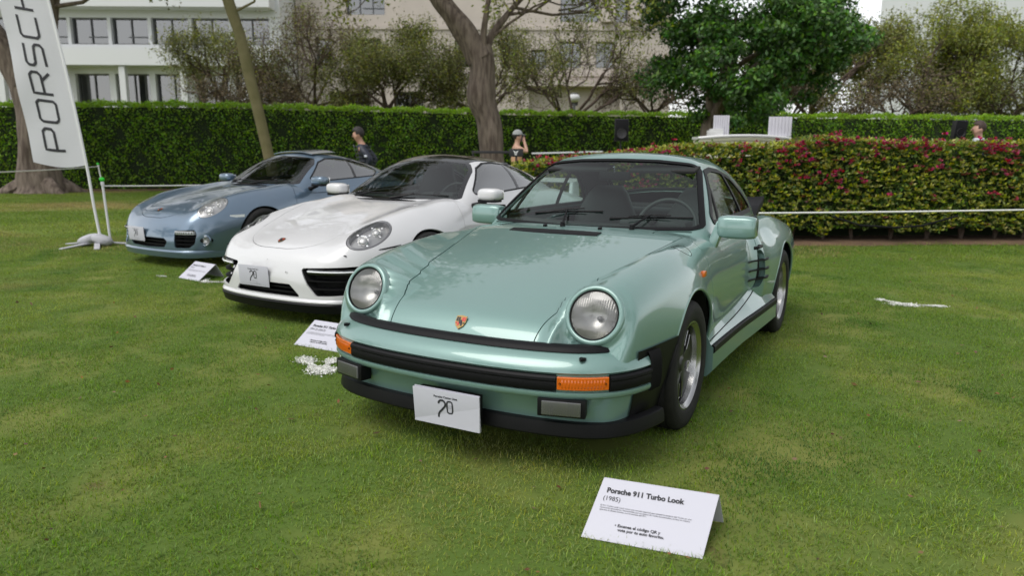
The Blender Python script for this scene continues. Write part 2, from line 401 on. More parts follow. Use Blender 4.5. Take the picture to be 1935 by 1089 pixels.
def wheel(parent, c, side, r_t, r_r, wd, style):
    """side +1: outer face towards +x"""
    w0 = bpy.data.objects.new('wheel', None); COL.objects.link(w0); w0.parent = parent; w0.location = c
    if side < 0: w0.rotation_euler = (0, 0, math.pi)
    hw = wd / 2
    prof = [(r_r, -hw * .92), (r_r + .012, -hw), (r_r + (r_t - r_r) * .5, -hw * 1.04), (r_t - .018, -hw * .97), (r_t - .006, -hw * .86)]
    for g in (-.55, -.18, .18, .55):
        prof += [(r_t, (g - .13) * hw), (r_t, (g - .05) * hw), (r_t - .007, (g - .04) * hw), (r_t - .007, (g + .04) * hw), (r_t, (g + .05) * hw), (r_t, (g + .13) * hw)]
    prof += [(r_t - .006, hw * .86), (r_t - .018, hw * .97), (r_t - .03, hw * 1.01), (r_t - .032, hw * 1.025), (r_r + (r_t - r_r) * .5, hw * 1.05), (r_r + .02, hw * 1.03), (r_r + .012, hw), (r_r, hw * .92)]
    MB().lathe(prof, 64, 'x').build('tyre', 'tyre_rubber', w0, smooth=40)
    b = MB()
    b.lathe([(r_r + .001, hw * .80), (r_r + .010, hw * .90), (r_r + .010, hw * .94), (r_r - .002, hw * .95), (r_r - .008, hw * .86), (r_r - .020, hw * .78), (r_r - .026, hw * .45), (r_r - .034, hw * .40), (r_r - .04, hw * .05), (r_r - .045, -hw * .5), (r_r - .03, -hw * .9)], 64, 'x')
    b.build('rim', 'polished' if style == 'petal' else 'rim_silver', w0, smooth=30)
    MB().lathe([(r_r - .046, -hw * .15), (.06, -hw * .2), (.001, -hw * .2)], 32, 'x').build('brake_disc', 'void_black', w0)
    for k in range(5):
        a0 = 2 * math.pi * k / 5 + .3; ca, sa = math.cos(a0), math.sin(a0)
        fr = lambda a, q, d: (d, a * ca - q * sa, a * sa + q * ca)
        if style == 'petal':
            pl = [(.040, -.032), (.085, -.036), (.12, -.055), (r_r - .06, -.082), (r_r - .040, -.070), (r_r - .034, 0), (r_r - .040, .070), (r_r - .06, .082), (.12, .055), (.085, .036), (.040, .032)]
            MB().prism(pl, hw * .20, hw * .56, fr).build('spoke', 'rim_dark', w0, bevel=.008)
            for sg in (-1, 1):
                MB().tube([fr(a, q * sg, hw * .565) for a, q in ((.085, .035), (.12, .054), (r_r - .06, .081))], .0022, 5).build('spoke_edge', 'polished', w0)
        else:
            for sg in (-1, 1):
                MB().prism([(.05, sg * .01), (.05, sg * .035), (r_r - .02, sg * .075), (r_r - .02, sg * .045)], hw * .55, hw * .78, fr).build('spoke', 'rim_silver', w0, bevel=.006)
    MB().lathe([(.001, hw * .66), (.030, hw * .64), (.036, hw * .58), (.05, hw * .54), (.056, hw * .1)], 24, 'x').build('hub_cap', 'rim_dark' if style == 'petal' else 'rim_silver', w0)
    for k in range(5):
        a0 = 2 * math.pi * (k + .5) / 5 + .3; MB().tube([(hw * .2, .062 * math.cos(a0), .062 * math.sin(a0)), (hw * .46, .062 * math.cos(a0), .062 * math.sin(a0))], .010, 6).build('wheel_nut', 'rim_dark' if style == 'petal' else 'polished', w0)
    return w0
def well(parent, y, z, r, x0, x1):
    """dark wheel-arch liner on both sides"""
    for s in (-1, 1):
        a = np.linspace(-.35, np.pi + .35, 28); g = np.array([[(s * x, y + r * np.cos(t), z + r * np.sin(t)) for x in (x0, x1)] for t in a]); b = MB(); b.grid(g)
        b.add([(s * x0, y + r * np.cos(t), z + r * np.sin(t)) for t in a], [tuple(range(len(a)))]); b.build('wheel_well', 'void_black', parent)
def seat(parent, c, m, rec=.28, head=True, h=.62, w=.26):
    s0 = bpy.data.objects.new('seat', None); COL.objects.link(s0); s0.parent = parent; s0.location = c
    rt = Matrix.Rotation(-rec, 4, 'X')
    cushion('seat_cushion', (0, 0, 0), (w, .26, .09), m, s0)
    prof = np.linspace(0, 1, 12); b = MB(); rows = []
    for t in prof:
        ww = w * (1 - .08 * t) if t < .62 else w * (.95 - 1.25 * (t - .62)) ; ww = max(ww, w * .50)
        a = np.linspace(0, 2 * np.pi, 24, endpoint=False); q = lambda v, e: np.sign(v) * np.abs(v) ** e
        th = .075 * (1 - .35 * t) * (1 if 0 < t < 1 else .4)
        rows.append([tuple(rt @ Vector((ww * q(math.cos(x), .5) * (1 if 0 < t < 1 else .8), th * q(math.sin(x), .6), t * h))) for x in a])
    b.grid(np.array(rows) + np.array((0, .24, .02)), close_v=True); n = len(b.v)
    b.f.append(tuple(range(n - 24, n))); b.build('backrest', m, s0, smooth=70)
    return s0
def steering(parent, c, tilt, r=.185):
    s0 = bpy.data.objects.new('steering_wheel', None); COL.objects.link(s0); s0.parent = parent; s0.location = c; s0.rotation_euler = (tilt, 0, 0)
    a = np.linspace(0, 2 * np.pi, 40, endpoint=False); g = MB(); t = np.linspace(0, 2 * np.pi, 10, endpoint=False)
    g.grid(np.array([[((r + .014 * math.cos(q)) * math.cos(p), .014 * math.sin(q), (r + .014 * math.cos(q)) * math.sin(p)) for q in t] for p in a]), close_u=True, close_v=True); g.build('wheel_rim', 'leather', s0)
    MB().box((0, .01, 0), (.15, .03, .09)).build('wheel_boss', 'leather', s0, bevel=.01)
    for s in (-1, 1): MB().box((s * .12, .005, 0), (.14, .014, .03)).build('wheel_spoke', 'black_plastic', s0, bevel=.004)
    MB().tube([(0, .02, 0), (0, -.3, -.05)], .03, 8).build('steering_column', 'black_plastic', s0)
    return s0
def strip(name, pts, prof, m, parent, smooth=40, closed=False):
    """sweep a profile [(out, up)] along points with given outward plan normals (computed from the xy path)"""
    P = np.array(pts, float); T = np.gradient(P[:, :2], axis=0); T /= np.linalg.norm(T, axis=1)[:, None] + 1e-12
    Nn = np.stack([T[:, 1], -T[:, 0]], 1)
    G = np.array([[(p[0] + n[0] * a, p[1] + n[1] * a, p[2] + b) for a, b in prof] for p, n in zip(P, Nn)])
    g = MB(); g.grid(G, close_v=closed)
    if closed:
        k = len(prof); n = len(g.v); g.f.append(tuple(range(k))); g.f.append(tuple(range(n - k, n)))
    return g.build(name, m, parent, smooth=smooth)
# ================================================================ the mint green classic coupe
def build_green():
    car = thing('coupe_car', 'mint green classic sports coupe with round headlights, flared arches and black bumper strips', 'car', (0, 0, -.012), 0, 'sports cars shown on the lawn')
    PNT = 'paint_green'
    hood = pch([-1.2, -.86, -.835, -.81, -.775, -.72, -.6, -.4, -.2, 0, .2, .42, .7, 1.2, 2.2, 2.8, 3.15, 3.3], [.30, .44, .50, .545, .592, .634, .680, .742, .792, .834, .870, .905, .925, .93, .93, .84, .70, .62])
    crA = pch([-.9, -.62, -.4, -.2, 0, .3, .5, .8, 1.5, 1.9, 2.3, 2.8, 3.2], [.15, .138, .112, .086, .060, .018, -.006, -.03, -.035, -.045, -.04, -.06, -.05])
    hx = pch([-.95, -.84, -.6, -.3, 0, .3, .5], [.355, .362, .41, .475, .535, .60, .63])
    crx = pch([-.95, -.5, -.25, 0, .3, .5, .8], [.600, .602, .622, .655, .712, .745, .76])
    wid = pch([-1, -.75, -.6, -.3, 0, .4, .8, 1.3, 1.7, 2.0, 2.3, 2.7, 3.1, 3.3], [.66, .735, .775, .805, .815, .800, .788, .785, .79, .818, .828, .81, .73, .65])
    nose = pch([0, .3, .5, .62, .70, .77, .82, .86], [-.905, -.892, -.866, -.83, -.78, -.69, -.56, -.35])
    HC = np.array((.590, -.692, .672)); HA = np.array((.05, -math.cos(R(22)), math.sin(R(22)))); HA /= np.linalg.norm(HA)
    def F(p):
        x, y, z = np.abs(p[:, 0]), p[:, 1], p[:, 2]
        e0 = hx(y) + .006; rise = sst(e0, crx(y), x)
        top = z - (hood(y) - .010 * (np.minimum(x, .6) / .4) ** 2 + crA(y) * np.where(y < .45, rise, np.exp(-((x - .60) / .165) ** 2)))
        W = wid(y) - np.where(z > .55, .075 * ((z - .55) / .32) ** 2, .045 * ((.55 - z) / .35) ** 2)
        W = W + .045 * np.exp(-(y / .36) ** 2) * np.exp(-((z - .52) / .2) ** 2)
        W = W + .064 * sst(1.45, 1.63, y) * (1 - sst(2.75, 3.25, y)) * np.exp(-((z - .50) / .33) ** 4)
        side = (x - W)
        f = smax(top * .93, side, .13 - .03 * sst(1.4, 1.7, y))
        q = p.copy(); q[:, 0] = x; d = q - HC; t = d @ HA; rho = np.sqrt(np.maximum((d * d).sum(1) - t * t, 0))
        off = .16 * (1 - sst(.38, .50, x))
        f = smax(f, t - off + .012, .03)
        bucket = smax(smax(rho - .126, t, .012), -t - .26, .06)
        f = smin(f, bucket, .034)
        nz = (nose(x) - y) * .85 + np.where(z < .40, (.40 - z) * .22, 0)
        f = smax(f, nz, .03)
        f = smax(f, .155 + .055 * (1 - sst(-.75, -.45, y)) - z, .03)
        f = smax(f, (y - 3.25 + (z - .5) * .25) * .9, .12)
        return f
    rail = pch([.2, .6, .9, 1.08, 1.3, 1.55, 1.8, 2.05, 2.3, 2.6, 2.9, 3.2, 3.4], [1.03, 1.19, 1.274, 1.308, 1.325, 1.320, 1.285, 1.215, 1.08, .94, .80, .66, .58])
    sw = pch([.2, .6, .9, 1.3, 1.7, 2.1, 2.5, 3.0, 3.4], [.66, .685, .70, .70, .69, .655, .58, .46, .38])
    def G(p):
        x, y, z = np.abs(p[:, 0]), p[:, 1], p[:, 2]
        ws = ((.47 + .42 * x * x + (z - .905) / .62 + .10 * (z - .905) * (z - 1.25)) - y) * .52
        rf = (z - (rail(y) - .042 * (x / .5) ** 2 - .02 * (x / .55) ** 4)) * .95
        sd = (x - (sw(y) - .125 * ((z - .88) / .34) - .045 * np.maximum(z - .88, 0) ** 2 / .1)) * .9
        return smax(smax(ws, rf, .035), sd, .06)
    low = fan(F, -.30, 2.75, pch([-1, -.3, .4, 3], [.48, .48, .5, .5]), .014, 100, 40, 150)
    cab = fan(G, .36, 3.0, .78, .014, 1, 2, 110, th0=0)
    inz = lambda V: F(V) * -1 - .02                        # cabin skin only above the lower body
    cab = trim(cab, inz)
    # ---- outlines
    ws = spoly([(-.592, .920), (0, .912), (.592, .920), (.455, 1.462), (.25, 1.496), (0, 1.505), (-.25, 1.496), (-.455, 1.462)], .055)
    yws = lambda V: .47 + .42 * V[:, 0] ** 2 + (V[:, 2] - .905) / .62 + .10 * (V[:, 2] - .905) * (V[:, 2] - 1.25)
    f_ws = lambda V: np.maximum(ws(V[:, 0], .866 * (V[:, 1] - .42 * V[:, 0] ** 2) + .5 * V[:, 2]), V[:, 1] - yws(V) - .06)
    dlo = spoly([(.87, .955), (2.0, .955), (1.90, 1.03), (1.70, 1.135), (1.50, 1.180), (1.32, 1.195), (1.185, 1.183)], .020)
    f_dlo = lambda V: np.maximum(dlo(V[:, 1], V[:, 2]), .35 - np.abs(V[:, 0]))
    rw = spoly([(-.40, 1.86), (.40, 1.86), (.45, 2.33), (-.45, 2.33)], .04)
    f_rw = lambda V: np.maximum(np.maximum(rw(V[:, 0], V[:, 1]), np.abs(V[:, 0]) - .50), .95 - V[:, 2])
    neg = lambda f, g=0.0: (lambda V: g - f(V))
    pos = lambda f, g=0.0: (lambda V: f(V) - g)
    # ---- cabin
    sh = trim(cab, neg(f_ws, .014), neg(f_dlo, .014), neg(f_rw, .016))
    panel('roof', sh, G, PNT, car, .02)
    panel('headliner', trim(sh, lambda V: .90 - V[:, 2]), G, 'carpet_dark', car, 0, off=-.022, inner=True)
    for nm, f, g in (('windshield_seal', f_ws, .017), ('rear_window_seal', f_rw, .018)):
        panel(nm, trim(cab, pos(f, g), neg(f, -.010)), G, 'black_rubber', car, .012, off=.006)
    panel('windshield', trim(cab, pos(f_ws, -.004)), G, 'glass_green', car, 0)
    panel('rear_window', trim(cab, pos(f_rw, -.004)), G, 'glass_green', car, 0)
    # side glass: quarterlight, door glass, rear quarter
    dv1 = lambda V: V[:, 1] - (.955 + (V[:, 2] - .93) * .62)      # slanted quarterlight post
    dv2 = lambda V: V[:, 1] - (1.60 - (V[:, 2] - .93) * .18)
    for s in (1, -1):
        panel('side_window_seal', trim(cab, pos(f_dlo, .018), neg(f_dlo, -.009)), G, 'black_plastic', car, .012, side=s, off=.005)
        panel('quarterlight', trim(cab, pos(f_dlo, -.004), dv1), G, 'glass_green', car, 0, side=s)
        panel('door_window', trim(cab, pos(f_dlo, -.004), neg(dv1), dv2), G, 'glass_green', car, 0, side=s)
        panel('rear_side_window', trim(cab, pos(f_dlo, -.004), neg(dv2)), G, 'glass_green', car, 0, side=s)
        panel('quarterlight_post', trim(cab, pos(f_dlo, -.002), lambda V: np.abs(dv1(V)) - .013), G, 'black_plastic', car, .012, side=s, off=.006)
        panel('window_pillar', trim(cab, pos(f_dlo, -.002), lambda V: np.abs(dv2(V)) - .016), G, 'black_plastic', car, .012, side=s, off=.006)
    # ---- lower body
    FA, RA = (0.0, .315, .372), (2.272, .312, .375)
    arch = lambda c: (lambda V: np.where(np.abs(V[:, 0]) > .45, c[2] - np.hypot(V[:, 1] - c[0], V[:, 2] - c[1]), -1))
    cabhole = lambda V: -np.maximum(G(V) + .012, .80 - V[:, 2])
    f_hood = lambda V: np.maximum.reduce([np.abs(V[:, 0]) - hx(V[:, 1]), V[:, 1] - (.335 + .30 * V[:, 0] ** 2), -.90 - V[:, 1], .42 - V[:, 2]])
    door = spoly([(.43, .83), (.40, .60), (.47, .36), (1.40, .36), (1.50, .50), (1.53, .75), (1.53, 1.0), (.52, 1.0)], .025)
    f_door = lambda V: np.maximum(door(V[:, 1], V[:, 2]), .45 - np.abs(V[:, 0]))
    intake = spoly([(1.455, .47), (1.56, .47), (1.605, .53), (1.605, .665), (1.585, .69), (1.48, .69)], .012)
    f_int = lambda V: np.maximum(intake(V[:, 1], V[:, 2]), .5 - np.abs(V[:, 0]))
    q3 = lambda V: np.stack([np.abs(V[:, 0]), V[:, 1], V[:, 2]], 1) - HC
    def f_lamp(V):
        d = q3(V); t = d @ HA; return np.maximum(np.sqrt(np.maximum((d * d).sum(1) - t * t, 0)) - .106, -.10 - t)
    flap = lambda V: np.hypot((V[:, 0] - .715) * 1.2, V[:, 1] - .16) - .062
    base = trim(low, arch(FA), arch(RA), cabhole)
    shell = trim(base, neg(f_hood, .0025), neg(f_door, .003), neg(f_int), neg(f_lamp))
    panel('body_shell', shell, F, PNT, car, .014)
    panel('hood', trim(base, pos(f_hood, -.0025)), F, PNT, car, .014)
    for s in (1, -1):
        dr = panel('door', trim(base, pos(f_door, -.003)), F, PNT, car, .014, side=s)
        panel('door_card', trim(base, pos(f_door, .0)), F, 'leather', dr, 0, side=s, off=-.03, inner=True)
        MB().tube([(s * .818, 1.36, .735), (s * .840, 1.37, .738), (s * .842, 1.47, .738), (s * .822, 1.49, .735)], .011, 8).build('door_handle', 'black_plastic', dr)
    panel('interior_lining', trim(base, lambda V: .40 - V[:, 1], lambda V: V[:, 1] - 2.3, lambda V: .45 - V[:, 2]), F, 'carpet_dark', car, 0, off=-.04, inner=True)
    well(car, FA[0], FA[1], FA[2] + .012, .42, .80); well(car, RA[0], RA[1], RA[2] + .012, .42, .83)
    # fuel flap outline on the driver-side wing
    a = np.linspace(0, 2 * np.pi, 40)
    pts = np.stack([.690 + .050 * np.cos(a), .17 + .062 * np.sin(a), np.full(40, .9)], 1)
    lo, hi = np.full(40, .6), np.full(40, 1.0)
    for _ in range(20):
        m = (lo + hi) / 2; ins = F(np.c_[pts[:, :2], m]) < 0; lo = np.where(ins, m, lo); hi = np.where(ins, hi, m)
    MB().tube(np.c_[pts[:, :2], lo - .0004], .0014, 5, cap=False).build('fuel_flap_gap', 'void_black', car)
    def sx(ys, zs, a=.30, b=1.0):
        ys = np.asarray(ys, float); zs = np.broadcast_to(np.asarray(zs, float), ys.shape); lo_, hi_ = np.full(ys.shape, a), np.full(ys.shape, b)
        for _ in range(16):
            m = (lo_ + hi_) / 2; ins = F(np.stack([m, ys, zs], -1).reshape(-1, 3)).reshape(ys.shape) < 0; lo_ = np.where(ins, m, lo_); hi_ = np.where(ins, hi_, m)
        return lo_
    # arch lips
    for c, xx in ((FA, 0), (RA, 1)):
        for s in (1, -1):
            t = np.linspace(-.25, np.pi + .15 if xx else np.pi - .62, 60); yy, zz = c[0] - (c[2] + .002) * np.cos(t), c[1] + (c[2] + .002) * np.sin(t)
            if not xx: yy = c[0] + (c[2] + .002) * np.cos(t)
            rr = list(zip(s * (sx(yy, zz, .45) - .006), yy, zz))
            rr = [r for r in rr if r[2] > .17 and abs(r[0]) > .6]
            MB().tube(rr, .009, 8).build('wheel_arch_lip', PNT, car, smooth=80)
    # ---- headlights
    for s in (1, -1):
        c = HC * np.array((s, 1, 1)); ax = Vector((HA[0] * s, HA[1], HA[2])); xa = Vector((1, 0, 0)) - ax * ax.x; xa.normalize(); ya = ax.cross(xa)
        hl = bpy.data.objects.new('headlight', None); COL.objects.link(hl); hl.parent = car
        hl.matrix_local = Matrix(((xa.x, ya.x, ax.x, c[0]), (xa.y, ya.y, ax.y, c[1]), (xa.z, ya.z, ax.z, c[2]), (0, 0, 0, 1)))
        hl.scale = (1.05, 1.05, 1.05)
        MB().lathe([(.121, -.03), (.1225, -.006), (.1205, .006), (.114, .013), (.1035, .015), (.0995, .011), (.0985, -.004)], 64).build('headlight_ring', PNT, hl, smooth=60)
        MB().lathe([(.0990, .006), (.0985, .0125), (.0950, .0125), (.0945, .004)], 48).build('headlight_gasket', 'black_rubber', hl, smooth=60)
        MB().lathe([(.098, .000), (.085, -.025), (.06, -.055), (.03, -.072), (.012, -.076), (.001, -.077)], 48).build('headlight_reflector', 'lamp_silver', hl, smooth=60)
        MB().lathe([(.010, -.074), (.010, -.064), (.006, -.060), (.001, -.059)], 16).build('headlight_bulb', 'lamp_grey', hl, smooth=60)
        n = 48; gx = []
        for rr in np.linspace(0.0, .0965, 34):
            row = []
            for t in np.arange(128) * 2 * np.pi / 128:
                x, y = rr * math.cos(t), rr * math.sin(t)
                rib = .0016 * math.cos(x * 2 * np.pi / .0095) * (1 if rr < .088 else 0) * (1 if abs(y + .01) < .07 else .2)
                row.append((x, y, .008 + .019 * (1 - (rr / .0965) ** 2) + rib))
            gx.append(row)
        g = MB(); g.grid(np.array(gx), close_v=True); g.build('headlight_lens', 'glass_ribbed', hl, smooth=80)
        MB().box((0, -.1225, .004), (.022, .010, .014)).build('headlight_screw', PNT, hl, bevel=.003)
    # ---- bumper
    bx = [0, .2, .38, .5, .6, .68, .74, .782, .808, .824]; by = [-.956, -.950, -.930, -.904, -.868, -.816, -.750, -.670, -.580, -.49]
    bp = [(-a, b) for a, b in zip(bx[::-1], by[::-1])] + list(zip(bx, by))[1:]
    t = np.r_[0, np.cumsum(np.hypot(*np.diff(np.array(bp), axis=0).T))]; fx, fy = pch(t, [p[0] for p in bp]), pch(t, [p[1] for p in bp]); L = t[-1]
    path = lambda a, b, n, z: np.c_[fx(np.linspace(a, b, n)), fy(np.linspace(a, b, n)), np.full(n, z)]
    Z0 = .430
    strip('bumper', path(.10, L - .10, 90, Z0), [(-.085, .112), (-.05, .098), (-.020, .075), (-.006, .052), (-.003, .042), (-.008, .037), (-.014, .034), (-.014, -.036), (-.008, -.037), (-.001, -.040), (.0, -.050), (-.006, -.064), (-.025, -.072), (-.085, -.078), (-.09, 0)], PNT, car, closed=True, smooth=50)
    strip('bumper_top_seal', path(.07, L - .07, 80, Z0), [(-.125, .122), (-.118, .132), (-.096, .133), (-.074, .124), (-.066, .110), (-.074, .100), (-.12, .100)], 'black_rubber', car, closed=True, smooth=60)
    def s_at(x): return np.interp(x, fx(np.linspace(L * .03, L * .97, 500)), np.linspace(L * .03, L * .97, 500))
    rp = [(-.015, .033), (-.002, .030), (.006, .022), (.007, .012), (.001, .006), (.003, -.004), (.002, -.026), (-.002, -.033), (-.015, -.035)]
    strip('bumper_strip', path(s_at(-.517), s_at(.517), 60, Z0), rp, 'black_rubber', car, closed=True, smooth=30)
    for s in (1, -1):
        a, b = sorted((s_at(s * .705), L - .105 if s > 0 else .105)); strip('bumper_strip', path(a, b, 16, Z0), rp, 'black_rubber', car, closed=True, smooth=30)
        a, b = sorted((s_at(s * .522), s_at(s * .700))); sg = strip('turn_signal', path(a, b, 16, Z0), [(-.015, .026), (-.003, .026), (.001, .023), (.001, -.024), (-.003, -.027), (-.015, -.027)], 'amber', car, closed=True, smooth=30)
        for k in range(14):
            u0 = a + (b - a) * (.10 + .8 * k / 13); q = path(u0 - .003, u0 + .003, 3, Z0); 
            strip('signal_rib', q, [(.0008, .017), (.0022, .015), (.0022, -.017), (.0008, -.019)], 'amber', sg, closed=True)
        for e in (a + .012, b - .012):
            q = path(e, e + .001, 2, Z0)[0]; MB().lathe([(.004, -.004), (.0045, 0), (.001, .001)], 10, 'y', (q[0], q[1] - .001, q[2])).build('signal_screw', 'black_plastic', sg)
        # headlight washer on the bumper top
        q = path(s_at(s * .60), s_at(s * .60) + .001, 2, Z0)[0]
        MB().add([(q[0] + dx * .013, q[1] + .036 + dy * .02, q[2] + .088 + dz) for dz in (0, .011) for dx, dy in ((-1, .6), (1, .6), (1.0, -.2), (0, -1), (-1.0, -.2))], [(4, 3, 2, 1, 0), (5, 6, 7, 8, 9)] + [(i, (i + 1) % 5, 5 + (i + 1) % 5, 5 + i) for i in range(5)]).build('washer_nozzle', 'black_plastic', car, bevel=.002)
        # bellows and black side cheek between bumper and wheel arch
        g = []
        for k in range(13):
            u0 = (L - .105 + .085 * k / 12) if s > 0 else (.105 - .085 * k / 12); pz = path(u0, u0 + .0005 * s, 2, Z0)[0]; o = .004 if k % 2 else -.005
            g.append([(pz[0] + (o - .012) * s, pz[1], Z0 + zz) for zz in (.095,)] + [(pz[0] + (o + dx) * s, pz[1], Z0 + zz) for dx, zz in ((-.004, .080), (.002, .05), (.003, 0), (.002, -.05), (-.006, -.072))])
        gb = MB(); gb.grid(np.array(g)); gb.build('bumper_bellows', 'black_rubber', car, smooth=20)
        Y, Zz = np.meshgrid(np.linspace(-.66, -.30, 14), np.linspace(.185, .535, 10), indexing='ij'); gg = np.stack([s * (sx(Y, Zz) + .007), Y, Zz], -1)
        dd = np.hypot(gg[..., 1] - FA[0], gg[..., 2] - FA[1]); 
        for i in range(gg.shape[0]):
            for j in range(gg.shape[1]):
                if dd[i, j] < FA[2] + .001:
                    yy = -math.sqrt(max(1e-6, (FA[2] + .001) ** 2 - (gg[i, j, 2] - FA[1]) ** 2)); gg[i, j, 1] = min(gg[i, j, 1], yy)
        ck = MB(); ck.grid(gg); ck.build('bumper_side_cheek', 'black_plastic', car, smooth=60)
    # valance lip
    np_ = [(x, float(nose(x))) for x in (0, .15, .3, .42, .52, .6, .66, .71, .75, .78, .80, .815, .828, .838)]
    vp = np.array([(-a, b, .22) for a, b in np_[::-1]] + [(a, b, .22) for a, b in np_[1:]])
    strip('chin_spoiler', vp, [(-.05, .034), (-.022, .034), (-.012, .030), (-.006, .0), (-.004, -.022), (-.010, -.030), (-.06, -.032)], 'black_plastic', car, closed=True, smooth=40)
    # fog lamps
    for s in (1, -1):
        x = .53; y = float(nose(x)) - .006; rz = Matrix.Rotation(s * .26, 4, 'Z')
        fl = bpy.data.objects.new('fog_lamp', None); COL.objects.link(fl); fl.parent = car; fl.location = (s * x, y + .012, .330); fl.rotation_euler = (0, 0, s * .26)
        MB().prism([(-.097, -.038), (.097, -.038), (.097, .037), (-.097, .037)], -.045, .015, lambda a, b, d: (a, d, b)).build('fog_lamp_housing', 'black_plastic', fl, bevel=.006)
        MB().box((0, -.0462, 0), (.156, .008, .056)).build('fog_lamp_reflector', 'lamp_grey', fl, bevel=.002)
        g = MB(); g.grid(np.array([[(a, -.0555 + .0016 * math.cos(a * 2 * np.pi / .008), b) for b in (-.028, .028)] for a in np.linspace(-.078, .078, 120)])); g.build('fog_lamp_lens', 'glass_ribbed', fl, smooth=60)
    # ---- side skirt with black strip
    for s in (1, -1):
        ys = np.linspace(.352, 1.895, 40)
        xo = pch([.3, .5, 1.0, 1.4, 1.9], [.832, .834, .846, .868, .893]); zt = pch([.3, 1.0, 1.35, 1.6, 1.9], [.385, .40, .44, .475, .42])
        rows = []
        for y in ys:
            xi = .72
            rows.append([(s * xi, y, float(zt(y)) + .03), (s * (float(wid(y)) - .008), y, float(zt(y))), (s * (float(xo(y)) - .012), y, .335), (s * float(xo(y)), y, .322), (s * (float(xo(y)) + .001), y, .20), (s * (float(xo(y)) - .03), y, .165), (s * .70, y, .16)])
        g = MB(); g.grid(np.array(rows), close_v=True); n = len(g.v); g.f += [tuple(range(7)), tuple(range(n - 7, n))]; sk = g.build('side_skirt', PNT, car, smooth=25)
        g = MB(); g.grid(np.array([[(s * (float(xo(y)) + a), y, b) for a, b in ((-.010, .337), (.002, .336), (.008, .328), (.009, .302), (.004, .294), (-.004, .294))] for y in np.linspace(.356, 1.89, 30)]), close_v=True); n = len(g.v); g.f += [tuple(range(6)), tuple(range(n - 6, n))]; g.build('skirt_strip', 'black_rubber', sk, smooth=30)
        g = MB(); g.tube([(s * ((float(wid(y)) - .008) * (1 - q) + (float(xo(y)) - .012) * q), y, float(zt(y)) * (1 - q) + .335 * q + .001) for y, q in zip(np.linspace(.36, 1.86, 24), np.r_[np.linspace(.62, .30, 17), np.linspace(.28, .0, 7)])], .0035, 5); g.build('skirt_gap', 'void_black', sk)
        # intake: recess and three strakes
        g = MB(); iv = [(1.440, .455), (1.568, .455), (1.62, .525), (1.62, .672), (1.592, .705), (1.465, .705)]
        xs_ = lambda y: .70 + (y - 1.44) * .55
        fx_ = sx(np.array([p[0] for p in iv]), np.array([p[1] for p in iv]), .4) - .004
        g.add([(s * xs_(y), y, z) for y, z in iv], [tuple(range(6))]); g.add([(s * xs_(y), y, z) for y, z in iv] + [(s * f, y, z) for f, (y, z) in zip(fx_, iv)], [(i, (i + 1) % 6, 6 + (i + 1) % 6, 6 + i) for i in range(6)])
        g.build('intake_recess', PNT, car, smooth=20)
        for z in (.635, .575, .515):
            yy = np.linspace(1.40, 1.70, 14); lo_ = sx(yy, z, .4)
            bl = np.sin(np.linspace(.15, np.pi - .25, 14)) * .018 + .004
            g = MB(); g.grid(np.array([[(s * (a - .02), y, z + .004 + .02 * (y - 1.4) * .3), (s * (a + e), y, z + .004 + .02 * (y - 1.4) * .3), (s * (a + e), y, z - .004 + .02 * (y - 1.4) * .3), (s * (a - .02), y, z - .005 + .02 * (y - 1.4) * .3)] for a, y, e in zip(lo_, yy, bl)]), close_v=True); g.build('intake_strake', 'black_plastic', car, smooth=30)
        # side repeater
        MB().box((s * .800, .20, .735), (.022, .045, .030)).build('side_repeater', 'amber', car, bevel=.006)
    # ---- mirrors
    for s in (1, -1):
        m0 = bpy.data.objects.new('wing_mirror', None); COL.objects.link(m0); m0.parent = car; m0.location = (s * (.835 if s > 0 else .775), .76 if s > 0 else .80, .925)
        g = MB(); yz = [(-.075, -.058), (-.045, -.066), (.03, -.062), (.04, .0), (.034, .052), (-.035, .062), (-.068, .05), (-.080, 0)]
        xs = np.linspace(-.10, .105, 10); sc = [.86, .95, 1, 1, 1, 1, 1, .99, .95, .86]
        g.grid(np.array([[(s * x, y * k, z * k) for y, z in yz] for x, k in zip(xs, sc)]), close_v=True); n = len(g.v); g.f += [tuple(range(8)), tuple(range(n - 8, n))]; me = g.mesh('mirror_housing', bevel=.009, smooth=50); link('mirror_housing', me, PNT, m0)
        MB().box((s * .003, .0385, -.002), (.18, .008, .10)).build('mirror_glass', 'chrome', m0, bevel=.002)
        MB().prism([(-.092, -.066), (.092, -.066), (.092, .058), (-.092, .058)], .028, .042, lambda a, b, d: (a * s, d, b)).build('mirror_rim', 'black_plastic', m0, bevel=.004)
        MB().add([(s * a, b, c) for a, b, c in ((-.105, -.055, .03), (-.06, -.055, .02), (-.06, .03, .02), (-.105, .03, .03), (-.155, -.09, -.125), (-.105, -.08, -.135), (-.105, -.015, -.135), (-.155, -.02, -.125))], [(0, 3, 2, 1), (4, 5, 6, 7), (0, 1, 5, 4), (1, 2, 6, 5), (2, 3, 7, 6), (3, 0, 4, 7)]).build('mirror_foot', PNT, m0, bevel=.008)
    # ---- cowl vent and wipers
    rows = []
    for x in np.linspace(-.36, .20, 20):
        rows.append([(x, yy + .30 * x * x, float(hood(yy)) - .010 * (x / .4) ** 2 + e) for yy, e in ((.255, .002), (.262, .007), (.318, .008), (.325, .002))])
    g = MB(); g.grid(np.array(rows)); g.build('cowl_vent', 'black_plastic', car)
    def wsp(x, z, off=.012):
        return np.array((x, .47 + .42 * x * x + (z - .905) / .62 + .10 * (z - .905) * (z - 1.25) - off * .5, z + off))
